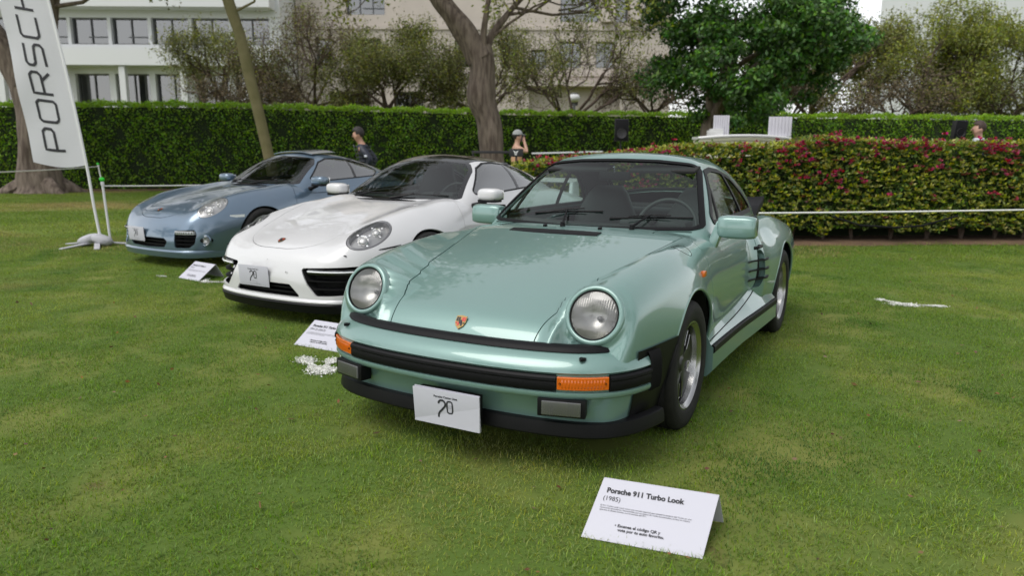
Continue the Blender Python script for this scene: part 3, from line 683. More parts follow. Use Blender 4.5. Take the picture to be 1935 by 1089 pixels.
    for (px, x1, z1, x2, z2) in ((-.06, -.34, .955, .10, .982), (.34, .16, .948, .60, .958)):
        w0 = bpy.data.objects.new('wiper', None); COL.objects.link(w0); w0.parent = car
        piv = np.array((px - .02, .43 + .42 * px * px, .918)); mid = (wsp(x1, z1) + wsp(x2, z2)) / 2 + np.array((0, -.008, .012))
        MB().tube([piv + (0, 0, -.02), piv + (0, 0, .012)], [.016, .013], 10).build('wiper_pivot', 'black_plastic', w0)
        MB().tube([piv, piv * .6 + mid * .4 + (0, 0, .004), mid], [.009, .006, .005], 6).build('wiper_arm', 'black_plastic', w0)
        MB().tube([wsp(x1, z1, .006), (wsp(x1, z1, .006) + wsp(x2, z2, .006)) / 2 + (0, -.004, .004), wsp(x2, z2, .006)], .0055, 6).build('wiper_blade', 'black_rubber', w0)
        MB().tube([wsp(x1 * .75 + x2 * .25, z1, .02), mid, wsp(x1 * .25 + x2 * .75, z2, .02)], .004, 5).build('wiper_bridge', 'black_plastic', w0)
    for x in (-.18, .16): MB().box((x, .40 + .3 * x * x, float(hood(.40)) + .004), (.02, .022, .016)).build('washer_jet', 'black_plastic', car, bevel=.004)
    # ---- emblem, plate
    crest(car, (0, -.779, .593), (1, 0, 0), (0, .62, .78), .052)
    plate(car, (.045, -.966, .262), (.999, .03, 0), (0, -.10, .995), .325, .158)
    MB().box((.05, -.94, .27), (.30, .03, .14)).build('plate_backing', 'black_plastic', car, bevel=.004)
    MB().box((.045, -.962, .264), (.325, .004, .158)).build('plate_card', 'plate_white', car)
    # ---- wheels
    for s in (1, -1):
        wheel(car, (s * .708, 0, .316), s, .316, .212, .205, 'petal'); wheel(car, (s * .752, 2.272, .316), s, .316, .212, .235, 'petal')
    # ---- interior
    MB().box((0, 1.3, .33), (1.3, 2.0, .05)).build('cabin_floor', 'carpet_dark', car)
    g = MB(); g.grid(np.array([[(x, y + .38 * x * x, z) for y, z in ((.46, .895), (.62, .905), (.80, .90), (.86, .87), (.86, .70), (.80, .55))] for x in np.linspace(-.62, .62, 18)])); g.build('dashboard', 'leather', car, smooth=50)
    MB().box((.36, .78, .915), (.40, .16, .045)).build('instrument_hood', 'leather', car, bevel=.015)
    for x in (-.33, .36):
        seat(car, (x, 1.40, .42), 'leather' if x < 0 else 'leather_grey', .24, h=.66)
    cushion('rear_seat', (0, 2.02, .72), (.55, .12, .20), 'leather', car)
    MB().box((0, 2.22, .91), (1.1, .40, .03)).build('parcel_shelf', 'carpet_dark', car, bevel=.01)
    steering(car, (.36, .98, .87), -.42)
    rm = MB().box((0, 1.03, 1.178), (.205, .022, .056)).build('rear_view_mirror', 'black_plastic', car, bevel=.010)
    MB().tube([(0, 1.03, 1.19), (0, 1.01, 1.235)], .008, 6).build('mirror_stem', 'chrome', rm)
    for x in (-.26, .30): MB().box((x, 1.09, 1.222), (.42, .14, .02), Matrix.Rotation(.22, 3, 'X')).build('sun_visor', 'carpet_dark', car, bevel=.008)
    # ---- tail spoiler
    rows = []
    for x in np.linspace(-.55, .55, 28):
        e = .05 * (abs(x) / .55) ** 4; lf = .02 * (abs(x) / .55) ** 6
        rows.append([(x, 2.72 + e, .83), (x, 2.95, .89 + lf), (x, 3.16 - e * 2, .925 + lf), (x, 3.20 - e * 2, .950 + lf), (x, 3.21 - e * 2, .93 + lf), (x, 3.17 - e * 2, .90), (x, 2.95, .85), (x, 2.74, .80)])
    g = MB(); g.grid(np.array(rows), close_v=True); n = len(g.v); g.f += [tuple(range(8)), tuple(range(n - 8, n))]; g.build('tail_spoiler', 'black_rubber', car, smooth=50)
    return car
# ================================================================ the two modern coupes share one set of surfaces
def modern_surfaces(k):
    hood = pch(k['hy'], k['hz']); crA = pch([-.9, -.6, -.3, 0, .3, .6, 1.0, 1.6, 2.0, 2.45, 2.9, 3.3], k['cr'])
    wid = pch([-1, -.7, -.45, -.2, 0, .35, .8, 1.3, 1.7, 2.05, 2.4, 2.8, 3.2, 3.5], k['w'])
    nose = pch([0, .25, .45, .6, .72, .80, .86, .92], k['nose'])
    def F(p):
        x, y, z = np.abs(p[:, 0]), p[:, 1], p[:, 2]
        ye = y - .26 * x * x * (1 - sst(-.1, .5, y))
        top = z - (hood(ye) - .02 * (x / .5) ** 2 * (1 - sst(.2, .6, y)) + crA(y) * np.exp(-((x - .64) / .17) ** 2))
        W = wid(y) - np.where(z > .58, .085 * ((z - .58) / .32) ** 2, .05 * ((.58 - z) / .40) ** 2)
        W = W + .018 * np.exp(-(y / .34) ** 2) * np.exp(-((z - .6) / .2) ** 2)
        f = smax(top * .93, x - W, .20)
        nz = (nose(x) - y) * .85 + .10 * np.maximum(z - .42, 0) + .10 * np.maximum(.24 - z, 0)
        f = smax(f, nz, .12)
        f = smax(f, .16 - z, .03)
        f = smax(f, (y - k['tail'] + (z - .55) ** 2 * .4) * .9, .14)
        return f
    rail = pch([.2, .6, .9, 1.1, 1.335, 1.6, 1.9, 2.2, 2.5, 2.8, 3.1, 3.4, 3.6], k['roof'])
    sw = pch([.2, .6, .9, 1.3, 1.7, 2.1, 2.5, 3.0, 3.5], [.69, .72, .735, .74, .735, .70, .62, .50, .42])
    def G(p):
        x, y, z = np.abs(p[:, 0]), p[:, 1], p[:, 2]
        ws = ((k['wsy'] + .45 * x * x + (z - .893) / .56 + .12 * (z - .893) * (z - 1.25)) - y) * .49
        rf = (z - (rail(y) - .055 * (x / .5) ** 2 - .03 * (x / .58) ** 4)) * .95
        sd = (x - (sw(y) - .18 * ((z - .90) / .33) - .05 * np.maximum(z - .90, 0) ** 2 / .1)) * .9
        return smax(smax(ws, rf, .05), sd, .10)
    return F, G, hood, nose
WHITE = dict(hy=[-1.1, -1.0, -.97, -.93, -.86, -.78, -.6, -.3, 0, .3, .5, 1.0, 1.8, 2.4, 2.8, 3.2, 3.5], hz=[.28, .42, .48, .54, .592, .634, .700, .777, .832, .872, .893, .92, .95, .94, .88, .80, .74],
             cr=[.03, .058, .072, .068, .045, .015, -.02, -.02, .0, .0, -.01, -.02], w=[.70, .80, .855, .88, .885, .865, .845, .85, .87, .91, .93, .92, .86, .74],
             nose=[-.975, -.962, -.93, -.88, -.80, -.71, -.58, -.30], tail=3.48, roof=[1.02, 1.13, 1.215, 1.262, 1.298, 1.29, 1.245, 1.175, 1.08, .97, .86, .77, .70], wsy=.437)
BLUE = dict(hy=[-1.1, -1.0, -.95, -.90, -.84, -.76, -.6, -.3, 0, .3, .5, 1.0, 1.8, 2.4, 2.8, 3.2, 3.5], hz=[.28, .38, .46, .535, .592, .642, .702, .775, .830, .872, .893, .92, .95, .93, .86, .78, .70],
            cr=[.04, .066, .085, .075, .045, .015, -.02, -.02, .0, .0, -.01, -.02], w=[.70, .79, .845, .872, .88, .855, .835, .84, .86, .90, .92, .91, .84, .70],
            nose=[-.955, -.945, -.915, -.865, -.78, -.69, -.56, -.28], tail=3.42, roof=[1.02, 1.13, 1.215, 1.262, 1.298, 1.29, 1.245, 1.175, 1.08, .97, .86, .77, .70], wsy=.437)
# ---BUILD
def build_modern(k, car, PNT, GLS, D):
    F, G, hood, nose = modern_surfaces(k)
    low = fan(F, -.25, 2.9, .5, .016, 90, 36, 140)
    cab = fan(G, .36, 3.3, .80, .016, 1, 2, 100, th0=0)
    cab = trim(cab, lambda V: -F(V) - .02)
    neg = lambda f, g=0.0: (lambda V: g - f(V)); pos = lambda f, g=0.0: (lambda V: f(V) - g)
    ws = spoly([(-.63, .885), (0, .873), (.63, .885), (.47, 1.478), (.25, 1.503), (0, 1.510), (-.25, 1.503), (-.47, 1.478)], .035)
    yws = lambda V: k['wsy'] + .45 * V[:, 0] ** 2 + (V[:, 2] - .893) / .56 + .12 * (V[:, 2] - .893) * (V[:, 2] - 1.25)
    f_ws = lambda V: np.maximum(ws(V[:, 0], .87 * (V[:, 1] - .45 * V[:, 0] ** 2) + .49 * V[:, 2]), V[:, 1] - yws(V) - .06)
    dlo = spoly([(.90, .960), (1.2, .962), (2.05, 1.0), (2.16, 1.045), (2.02, 1.11), (1.75, 1.175), (1.5, 1.197), (1.32, 1.192), (1.17, 1.15)], .016)
    f_dlo = lambda V: np.maximum(dlo(V[:, 1], V[:, 2]), .35 - np.abs(V[:, 0]))
    rw = spoly([(-.42, 2.0), (.42, 2.0), (.46, 2.55), (-.46, 2.55)], .04)
    f_rw = lambda V: np.maximum(rw(V[:, 0], V[:, 1]), .95 - V[:, 2])
    rp = spoly([(-.40, 1.16), (0, 1.10), (.40, 1.16), (.42, 1.5), (.40, 1.90), (-.40, 1.90), (-.42, 1.5)], .04)
    f_rp = lambda V: np.maximum(rp(V[:, 0], V[:, 1]), 1.0 - V[:, 2])
    sh = trim(cab, neg(f_ws, .012), neg(f_dlo, .010), neg(f_rw, .012), neg(f_rp, .002))
    panel('roof', sh, G, PNT, car, .02)
    panel('headliner', trim(sh, lambda V: .92 - V[:, 2]), G, 'carpet_dark', car, 0, off=-.022, inner=True)
    panel('roof_panel', trim(cab, pos(f_rp, -.002), neg(f_ws, .012)), G, D['roof_mat'], car, .012, off=D.get('roof_off', 0))
    panel('windshield_seal', trim(cab, pos(f_ws, .012), neg(f_ws, -.020)), G, 'gloss_black', car, .012, off=.001)
    panel('rear_window_seal', trim(cab, pos(f_rw, .012), neg(f_rw, -.02)), G, 'gloss_black', car, .012, off=.001)
    panel('windshield', trim(cab, pos(f_ws, -.004)), G, 'glass_dark', car, 0)
    panel('rear_window', trim(cab, pos(f_rw, -.004)), G, 'glass_dark', car, 0)
    dv2 = lambda V: V[:, 1] - (1.66 + (V[:, 2] - .95) * .10)
    for s in (1, -1):
        panel('side_window_seal', trim(cab, pos(f_dlo, .011), neg(f_dlo, -.002)), G, 'black_plastic', car, .01, side=s, off=.002)
        panel('door_window', trim(cab, pos(f_dlo, -.003), dv2), G, GLS, car, 0, side=s)
        panel('rear_side_window', trim(cab, pos(f_dlo, -.003), neg(dv2)), G, GLS, car, 0, side=s)
        panel('window_pillar', trim(cab, pos(f_dlo, -.001), lambda V: np.abs(dv2(V)) - .022), G, 'gloss_black', car, .008, side=s, off=.003)
    RT = D['tyre']; FA, RA = (0.0, RT - .005, RT + .030), (D['wb'], RT - .005, RT + .036)
    arch = lambda c: (lambda V: np.where(np.abs(V[:, 0]) > .45, c[2] - np.hypot(V[:, 1] - c[0], V[:, 2] - c[1]), -1))
    cabhole = lambda V: -np.maximum(G(V) + .012, .82 - V[:, 2])
    hfr = pch([0, .12, .22, .31, .38, .43, .46], [-.865, -.86, -.84, -.80, -.74, -.66, -.52]); hsd = pch([-.9, -.66, -.5, -.2, .2, .5], [.45, .455, .47, .53, .615, .65])
    f_hood = lambda V: np.maximum.reduce([np.abs(V[:, 0]) - hsd(V[:, 1]), np.where(np.abs(V[:, 0]) < .46, hfr(np.abs(V[:, 0])) - V[:, 1], -1), .5 - V[:, 2], V[:, 1] - (.43 + .35 * V[:, 0] ** 2)])
    door = spoly([(.56, .80), (.53, .60), (.58, .34), (1.55, .34), (1.66, .50), (1.72, .80), (1.74, 1.05), (.70, 1.05)], .03)
    f_door = lambda V: np.maximum(door(V[:, 1], V[:, 2]), .5 - np.abs(V[:, 0]))
    HC = np.array(D['HC']); hu = np.array(D['hu']); hu = hu / np.linalg.norm(hu); hn = grad(F, HC[None])[0]; hu -= hn * (hu @ hn); hu /= np.linalg.norm(hu); hv = np.cross(hn, hu)
    def f_lamp(V, sc=1.0):
        d = np.stack([np.abs(V[:, 0]), V[:, 1], V[:, 2]], 1) - HC; a, b, n = d @ hu, d @ hv, d @ hn
        e = np.hypot(a / D['ha'], b / D['hb']) - sc; return np.maximum(e * D['hb'], np.abs(n) - .25)
    holes = [(spoly(p, r), m) for p, r, m in D['intakes']]
    def f_in(i): return lambda V: np.maximum(holes[i][0](np.abs(V[:, 0]), V[:, 2]), V[:, 1] + .45)
    base = trim(low, arch(FA), arch(RA), cabhole)
    shell = trim(base, neg(f_hood, .002), neg(f_door, .0025), neg(lambda V: f_lamp(V), .002))
    for i in range(len(holes)): shell = trim(shell, neg(f_in(i)))
    lipz = D['lipz']
    splitter = trim(shell, lambda V: np.maximum(V[:, 2] - lipz, V[:, 1] + .40))
    shell = trim(shell, lambda V: -np.maximum(V[:, 2] - lipz, V[:, 1] + .40))
    panel('body_shell', shell, F, PNT, car, .014)
    panel('front_splitter', splitter, F, D['lip_mat'], car, .01, off=.004)
    panel('hood', trim(base, pos(f_hood, -.002)), F, PNT, car, .014)
    sill = np.array([(0.40, .17), (2.05, .17)])
    for s in (1, -1):
        dr = panel('door', trim(base, pos(f_door, -.0025)), F, PNT, car, .014, side=s)
        panel('door_card', trim(base, pos(f_door, .0)), F, 'leather', dr, 0, side=s, off=-.03, inner=True)
        MB().tube([(s * .85, 1.42, .77), (s * .878, 1.44, .772), (s * .878, 1.58, .776), (s * .855, 1.60, .775)], .012, 8).build('door_handle', PNT, dr)
        # lamp
        hl = bpy.data.objects.new('headlight', None); COL.objects.link(hl); hl.parent = car
        reg = trim(base, lambda V: f_lamp(V) + .001)
        panel('headlight_bowl', trim(reg, lambda V: f_lamp(V, .97)), F, D['bowl'], hl, 0, side=s, off=-.045)
        panel('headlight_rim', trim(reg, lambda V: -f_lamp(V, .90)), F, D['rim_mat'], hl, .05, side=s, off=-.003)
        panel('headlight_lens', reg, F, 'glass_lens', hl, 0, side=s)
        for (a, b, r) in D['pods']:
            c = HC + hu * a + hv * b - hn * .020; c = c * np.array((s, 1, 1)); nn = hn * np.array((s, 1, 1)); ax = Vector((nn[0] * .55, nn[1] * 1.15 - .15, nn[2] * .6)).normalized()
            mt = ax.to_track_quat('Z', 'Y').to_matrix().to_4x4(); mt.translation = Vector(c)
            g = MB(); g.lathe([(r, -.03), (r, .0), (r * .92, .005), (r * .80, .001), (r * .78, -.012)], 32); me = g.mesh('pod'); me.transform(mt); link('lamp_bezel', me, 'chrome', hl)
            g = MB(); g.lathe([(r * .80, -.006), (r * .7, .004), (r * .45, .011), (.0005, .014)], 28); me = g.mesh('pod'); me.transform(mt); link('lamp_projector', me, 'led_white' if r < .03 else 'lamp_silver', hl)
            for q in range(4):
                t = math.pi / 4 + q * math.pi / 2; g = MB(); g.box((1.32 * r * math.cos(t), 1.32 * r * math.sin(t), .0), (r * .34, r * .22, .008)); me = g.mesh('pod', bevel=.002); me.transform(mt); link('lamp_cell', me, 'led_white', hl)
    panel('interior_lining', trim(base, lambda V: .40 - V[:, 1], lambda V: V[:, 1] - 2.4, lambda V: .45 - V[:, 2]), F, 'carpet_dark', car, 0, off=-.04, inner=True)
    well(car, FA[0], FA[1], FA[2] + .01, .45, .82); well(car, RA[0], RA[1], RA[2] + .01, .45, .86)
    # intakes: black recess with slats
    cache = {}
    gx, gz = np.meshgrid(np.linspace(0, .92, 185), np.linspace(.10, .66, 113), indexing='ij'); lo, hi = np.full(gx.shape, -1.2), np.full(gx.shape, -.25)
    for _ in range(16):
        m = (lo + hi) / 2; ins = F(np.stack([gx, m, gz], -1).reshape(-1, 3)).reshape(gx.shape) < 0; hi = np.where(ins, m, hi); lo = np.where(ins, lo, m)
    def surf_y(x, z):
        a, b = np.clip(abs(x) / .005, 0, 183.99), np.clip((z - .10) / .005, 0, 111.99); i, j = int(a), int(b); u, v = a - i, b - j
        return float((hi[i, j] * (1 - u) + hi[i + 1, j] * u) * (1 - v) + (hi[i, j + 1] * (1 - u) + hi[i + 1, j + 1] * u) * v)
    for i, (poly, r, nsl) in enumerate(D['intakes']):
        P = np.array(poly); cx = P[:, 0].mean(); center = P[:, 0].min() < .02
        for s in ((1,) if center else (1, -1)):
            ik = bpy.data.objects.new('air_intake', None); COL.objects.link(ik); ik.parent = car
            pl = [(x, z) for x, z in poly]
            if center: pl = pl + [(-x, z) for x, z in pl[::-1] if x > .02]
            grow = [(x + (r + .004) * np.sign(x - (0 if center else cx)), z + (r + .004) * np.sign(z - P[:, 1].mean())) for x, z in pl]
            n = len(grow); fr_ = [(s * x, surf_y(abs(x), z) + .006, z) for x, z in grow]; bk = [(s * x, surf_y(abs(x), z) + .11, z) for x, z in grow]
            MB().add(fr_ + bk, [tuple(range(n, 2 * n))] + [(j, (j + 1) % n, n + (j + 1) % n, n + j) for j in range(n)]).build('intake_recess', 'void_black', ik, smooth=0)
            z0, z1 = P[:, 1].min(), P[:, 1].max(); sd = spoly(pl, r)
            for j in range(nsl):
                z = z0 + (z1 - z0) * (j + .6) / (nsl + .2); xs = np.linspace(min(p[0] for p in grow), max(p[0] for p in grow), 41); xs = [x for x in xs if sd(np.array([x]), np.array([z]))[0] < .006]
                if len(xs) > 3:
                    b = MB(); b.grid(np.array([[(s * x, surf_y(abs(x), z) + yy, z + zz) for yy, zz in ((.022, .004), (.022, -.005), (.07, .0), (.07, .008))] for x in xs]), close_v=True); b.build('intake_slat', 'black_plastic', ik, smooth=30)
            if not center and D.get('drl'):
                x0, x1, zz, hh = D['drl']; xs = np.linspace(x0, x1, 16); b = MB()
                b.grid(np.array([[(s * x, surf_y(x, zz) + a, zz + c) for a, c in ((-.004, hh), (-.008, hh * .4), (-.008, -hh * .6), (-.002, -hh), (.03, -hh), (.03, hh))] for x in xs]), close_v=True)
                m = len(b.v); b.f += [tuple(range(6)), tuple(range(m - 6, m))]; dl = b.build('daytime_lamp', D['drl_mat'], ik, smooth=40)
                if D['drl_mat'] != 'gloss_black':
                    for j in range(8):
                        x = x0 + (x1 - x0) * (j + .5) / 8; MB().box((s * x, surf_y(x, zz) - .009, zz), (.014, .006, hh * 1.1), Matrix.Rotation(0, 3, 'X')).build('lamp_cell', 'chrome', dl, bevel=.002)
                else:
                    b = MB(); b.tube([(s * x, surf_y(x, zz) - .010, zz + .002) for x in xs], .006, 8); b.build('lamp_strip', 'led_white', dl)
    # mirrors
    for s in (1, -1):
        c = D['mirror']; m0 = bpy.data.objects.new('wing_mirror', None); COL.objects.link(m0); m0.parent = car; m0.location = (s * c[0], c[1], c[2])
        cushion('mirror_housing', (0, 0, .006), (.112, .080, .056), PNT, m0, e=(.62, .66))
        MB().box((s * -.005, -.0, -.050), (.185, .12, .026)).build('mirror_underside', 'black_plastic', m0, bevel=.009)
        MB().box((s * .0, .080, .0), (.18, .012, .085)).build('mirror_glass', 'chrome', m0, bevel=.005)
        MB().tube([(s * -.05, 0, -.055), (s * -.11, -.015, -.085), (s * -.17, -.02, -.105)], [.026, .022, .03], 10).build('mirror_foot', 'black_plastic', m0, smooth=80)
    for s in (1, -1):
        wheel(car, (s * D['tr'][0], 0, RT), s, RT, RT - .085, .235, 'modern'); wheel(car, (s * D['tr'][1], D['wb'], RT), s, RT, RT - .085, .29, 'modern')
    # sills
    for s in (1, -1):
        MB().add([(s * a, b, c) for b in (.40, 2.02) for a, c in ((.70, .18), (.845, .18), (.86, .21), (.85, .25), (.70, .27))], [(0, 1, 2, 3, 4), (9, 8, 7, 6, 5)] + [(i, (i + 1) % 5, 5 + (i + 1) % 5, 5 + i) for i in range(5)]).build('sill', D['sill_mat'], car, bevel=.006)
    # badge, plate
    yb = D['badge']; zb = float(hood(yb)); nb = grad(F, np.array([[0, yb, zb]]))[0]
    crest(car, (0, yb - .002, zb + .003), (1, 0, 0), (0, nb[2], -nb[1]), .052)
    px, pz, pt = D['plate']; py = surf_y(abs(px), pz) - .022
    plate(car, (px, py, pz), (.998, D['plate_yaw'], 0), (0, -.06, .998), .325, .160)
    MB().box((px, py + .008, pz), (.30, .008, .14), Matrix.Rotation(D['plate_yaw'], 3, 'Z')).build('plate_backing', 'black_plastic', car, bevel=.003)
    # interior
    MB().box((0, 1.3, .33), (1.3, 2.0, .05)).build('cabin_floor', 'carpet_dark', car)
    b = MB(); b.grid(np.array([[(x, y + .40 * x * x, z) for y, z in ((.46, .885), (.66, .92), (.86, .915), (.92, .88), (.92, .70), (.86, .55))] for x in np.linspace(-.64, .64, 18)])); b.build('dashboard', 'leather', car, smooth=50)
    MB().box((.37, .84, .925), (.36, .18, .05)).build('instrument_hood', 'leather', car, bevel=.02)
    for x in (-.36, .37): seat(car, (x, 1.38, .48), 'leather', .26, h=.74)
    cushion('rear_seat', (0, 2.1, .70), (.55, .12, .20), 'leather', car)
    MB().box((0, 2.35, .90), (1.1, .50, .03)).build('parcel_shelf', 'carpet_dark', car, bevel=.01)
    steering(car, (.37, 1.02, .86), -.42, .18)
    rm = MB().box((0, 1.12, 1.185), (.24, .03, .07)).build('rear_view_mirror', 'black_plastic', car, bevel=.010)
    MB().tube([(0, 1.12, 1.19), (0, 1.09, 1.24)], .01, 6).build('mirror_stem', 'black_plastic', rm)
    def wsp(x, z, off=.010): return np.array((x, k['wsy'] + .45 * x * x + (z - .893) / .56 + .12 * (z - .893) * (z - 1.25) - off * .5, z + off))
    for (pv, x1, z1, x2, z2) in ((-.45, -.50, .925, .06, .935), (.05, -.02, .927, .58, .925)):
        w0 = bpy.data.objects.new('wiper', None); COL.objects.link(w0); w0.parent = car
        MB().tube([wsp(x1, z1, .008), (wsp(x1, z1) + wsp(x2, z2)) / 2 + (0, -.01, .002), wsp(x2, z2, .008)], .007, 6).build('wiper_blade', 'black_rubber', w0)
        MB().tube([wsp(pv, .905, .0), wsp(pv * .6 + x2 * .4, .922, .022), wsp((x1 + x2) / 2, .93, .022)], [.012, .008, .006], 6).build('wiper_arm', 'black_plastic', w0)
    b = MB(); b.grid(np.array([[(x, .40 + .42 * x * x + dy, float(hood(.42)) - .018 * (x / .5) ** 2 + .004 + dz) for dy, dz in ((0, .0), (.0, .007), (.07, .012))] for x in np.linspace(-.60, .60, 24)])); b.build('cowl_cover', 'black_plastic', car)
    # rear wing
    b = MB(); rows = []
    for x in np.linspace(-.66, .66, 24):
        e = .04 * (abs(x) / .66) ** 4; rows.append([(x, 2.96 + e, .985), (x, 3.10, 1.005), (x, 3.26 - e, 1.02), (x, 3.27 - e, 1.01), (x, 3.10, .985), (x, 2.97 + e, .975)])
    b.grid(np.array(rows), close_v=True); n = len(b.v); b.f += [tuple(range(6)), tuple(range(n - 6, n))]; b.build('rear_wing', PNT, car, smooth=50)
    for s in (1, -1): MB().box((s * .62, 3.08, .90), (.05, .20, .18), taper=.8).build('wing_post', PNT, car, bevel=.01)
    for s in (1, -1):
        # rear side intake ahead of the wheel
        MB().add([(s * a, b_, c) for a, b_, c in ((.885, 1.86, .62), (.905, 1.98, .60), (.905, 1.98, .74), (.875, 1.86, .80))], [(0, 1, 2, 3)]).build('side_intake', 'void_black', car, smooth=0)
    return F, surf_y
def build_white():
    car = thing('coupe_car', 'white modern sports coupe with black roof and oval headlights, between the blue and green cars', 'car', (-2.624, 1.554, -.015), -.0445, 'sports cars shown on the lawn')
    D = dict(roof_mat='gloss_black', HC=(.672, -.515, .695), hu=(.03, .42, .16), ha=.222, hb=.118, tyre=.34, wb=2.45, lipz=.196, lip_mat='black_plastic', rim_mat='lamp_grey', bowl='lamp_bowl', sill_mat='paint_white',
             pods=[(-.075, .0, .050), (.075, -.005, .042)], drl=(.42, .775, .437, .020), drl_mat='gloss_black', mirror=(.93, .79, .945), tr=(.765, .785), badge=-.785, plate=(-.10, .372, 0), plate_yaw=.03,
             intakes=[([(0, .325), (.255, .325), (.325, .262), (.335, .25), (0, .25)], .010, 2), ([(.375, .445), (.74, .463), (.79, .45), (.795, .37), (.745, .283), (.50, .272), (.435, .345)], .016, 3)])
    F, sy = build_modern(WHITE, car, 'paint_white', 'glass_blue', D)
    b = MB(); xs = np.linspace(-.80, .80, 50)   # crease lip above the splitter
    b.grid(np.array([[(x, sy(abs(x), .215) + a, z) for a, z in ((.01, .238), (-.012, .226), (-.020, .214), (-.018, .204), (.01, .200))] for x in xs])); b.build('bumper_lip', 'paint_white', car, smooth=40)
    b.__init__(); b.grid(np.array([[(x, sy(abs(x), .19) + a, z) for a, z in ((.01, .198), (-.022, .198), (-.028, .19), (-.006, .125), (.06, .12))] for x in np.linspace(-.79, .79, 50)])); b.build('chin_spoiler', 'black_plastic', car, smooth=40)
    for s in (1, -1):
        MB().lathe([(.010, .0), (.010, .003), (.008, .004), (.001, .004)], 16, 'y', (s * .225, sy(.225, .42) - .004, .42)).build('parking_sensor', 'paint_white', car)
        MB().box((s * .655, sy(.655, .557) + .0, .557), (.03, .01, .008)).build('washer_jet', 'black_plastic', car, bevel=.002)
        MB().add([(s * .79, sy(.79, .585) - .002, .585), (s * .86, -.38, .60), (s * .868, -.37, .618), (s * .79, sy(.79, .595) - .002, .593)], [(0, 1, 2, 3)]).build('side_marker', 'black_plastic', car, smooth=0)
    return car
def build_blue():
    car = thing('coupe_car', 'ice blue metallic sports coupe with tilted sunroof and round fog lamps, behind the white car', 'car', (-5.883, 2.866, -.007), -.0762, 'sports cars shown on the lawn')
    D = dict(roof_mat='paint_blue', HC=(.668, -.545, .690), hu=(.0, .36, .19), ha=.200, hb=.108, tyre=.327, wb=2.35, lipz=.10, lip_mat='paint_blue', rim_mat='lamp_silver', bowl='lamp_bowl', sill_mat='paint_blue',
             pods=[(-.06, .0, .05), (.08, .0, .034)], drl=(.46, .665, .415, .020), drl_mat='led_white', mirror=(.92, .82, .945), tr=(.765, .785), badge=-.765, plate=(-.19, .375, 0), plate_yaw=-.02,
             intakes=[([(0, .335), (.30, .335), (.335, .31), (.30, .262), (0, .25)], .014, 2), ([(.465, .425), (.66, .435), (.675, .40), (.66, .30), (.62, .262), (.475, .262)], .014, 4), ([(.34, .182), (.54, .186), (.53, .200), (.35, .200)], .004, 0), ([(.735, .325), (.755, .325), (.755, .335), (.735, .335)], .024, 0)])
    F, sy = build_modern(BLUE, car, 'paint_blue', 'glass_blue', D)
    b = MB(); b.grid(np.array([[(x, y, 1.300 - .055 * (x / .5) ** 2 - .03 * (x / .58) ** 4 + dz + (y - 1.2) * .05) for y, dz in ((1.20, .002), (1.20, .012), (1.40, .016), (1.62, .014), (1.62, .004))] for x in np.linspace(-.38, .38, 20)])); b.build('sunroof', 'paint_blue', car, smooth=40)
    b = MB(); b.grid(np.array([[(x, sy(abs(x), .19) + a, z) for a, z in ((.01, .225), (-.012, .215), (-.020, .200), (-.012, .170), (.0, .135), (.06, .13))] for x in np.linspace(-.79, .79, 50)])); b.build('chin_spoiler', 'paint_blue', car, smooth=40)
    for s in (1, -1):
        fx = .745; fy = sy(fx, .33) - .012; ax = Vector((s * .45, -.9, .05)).normalized(); mt = ax.to_track_quat('Z', 'Y').to_matrix().to_4x4(); mt.translation = Vector((s * fx, fy + .002, .33))
        f0 = bpy.data.objects.new('fog_lamp', None); COL.objects.link(f0); f0.parent = car; f0.matrix_local = mt
        MB().lathe([(.062, -.02), (.062, .002), (.056, .006), (.050, .0)], 32).build('fog_lamp_ring', 'paint_blue', f0, smooth=60)
        MB().lathe([(.051, -.01), (.035, -.022), (.001, -.03)], 24).build('fog_lamp_reflector', 'lamp_silver', f0, smooth=60)
        MB().lathe([(.052, .0), (.04, .008), (.02, .013), (.0005, .014)], 24).build('fog_lamp_lens', 'glass_lens', f0, smooth=60)
        b = MB(); b.grid(np.array([[(s * x, y, .585 + z) for z in (-.014, .014)] for x, y in ((.822, -.44), (.848, -.36), (.868, -.28))])); b.build('side_marker', 'led_white', car)
    return car
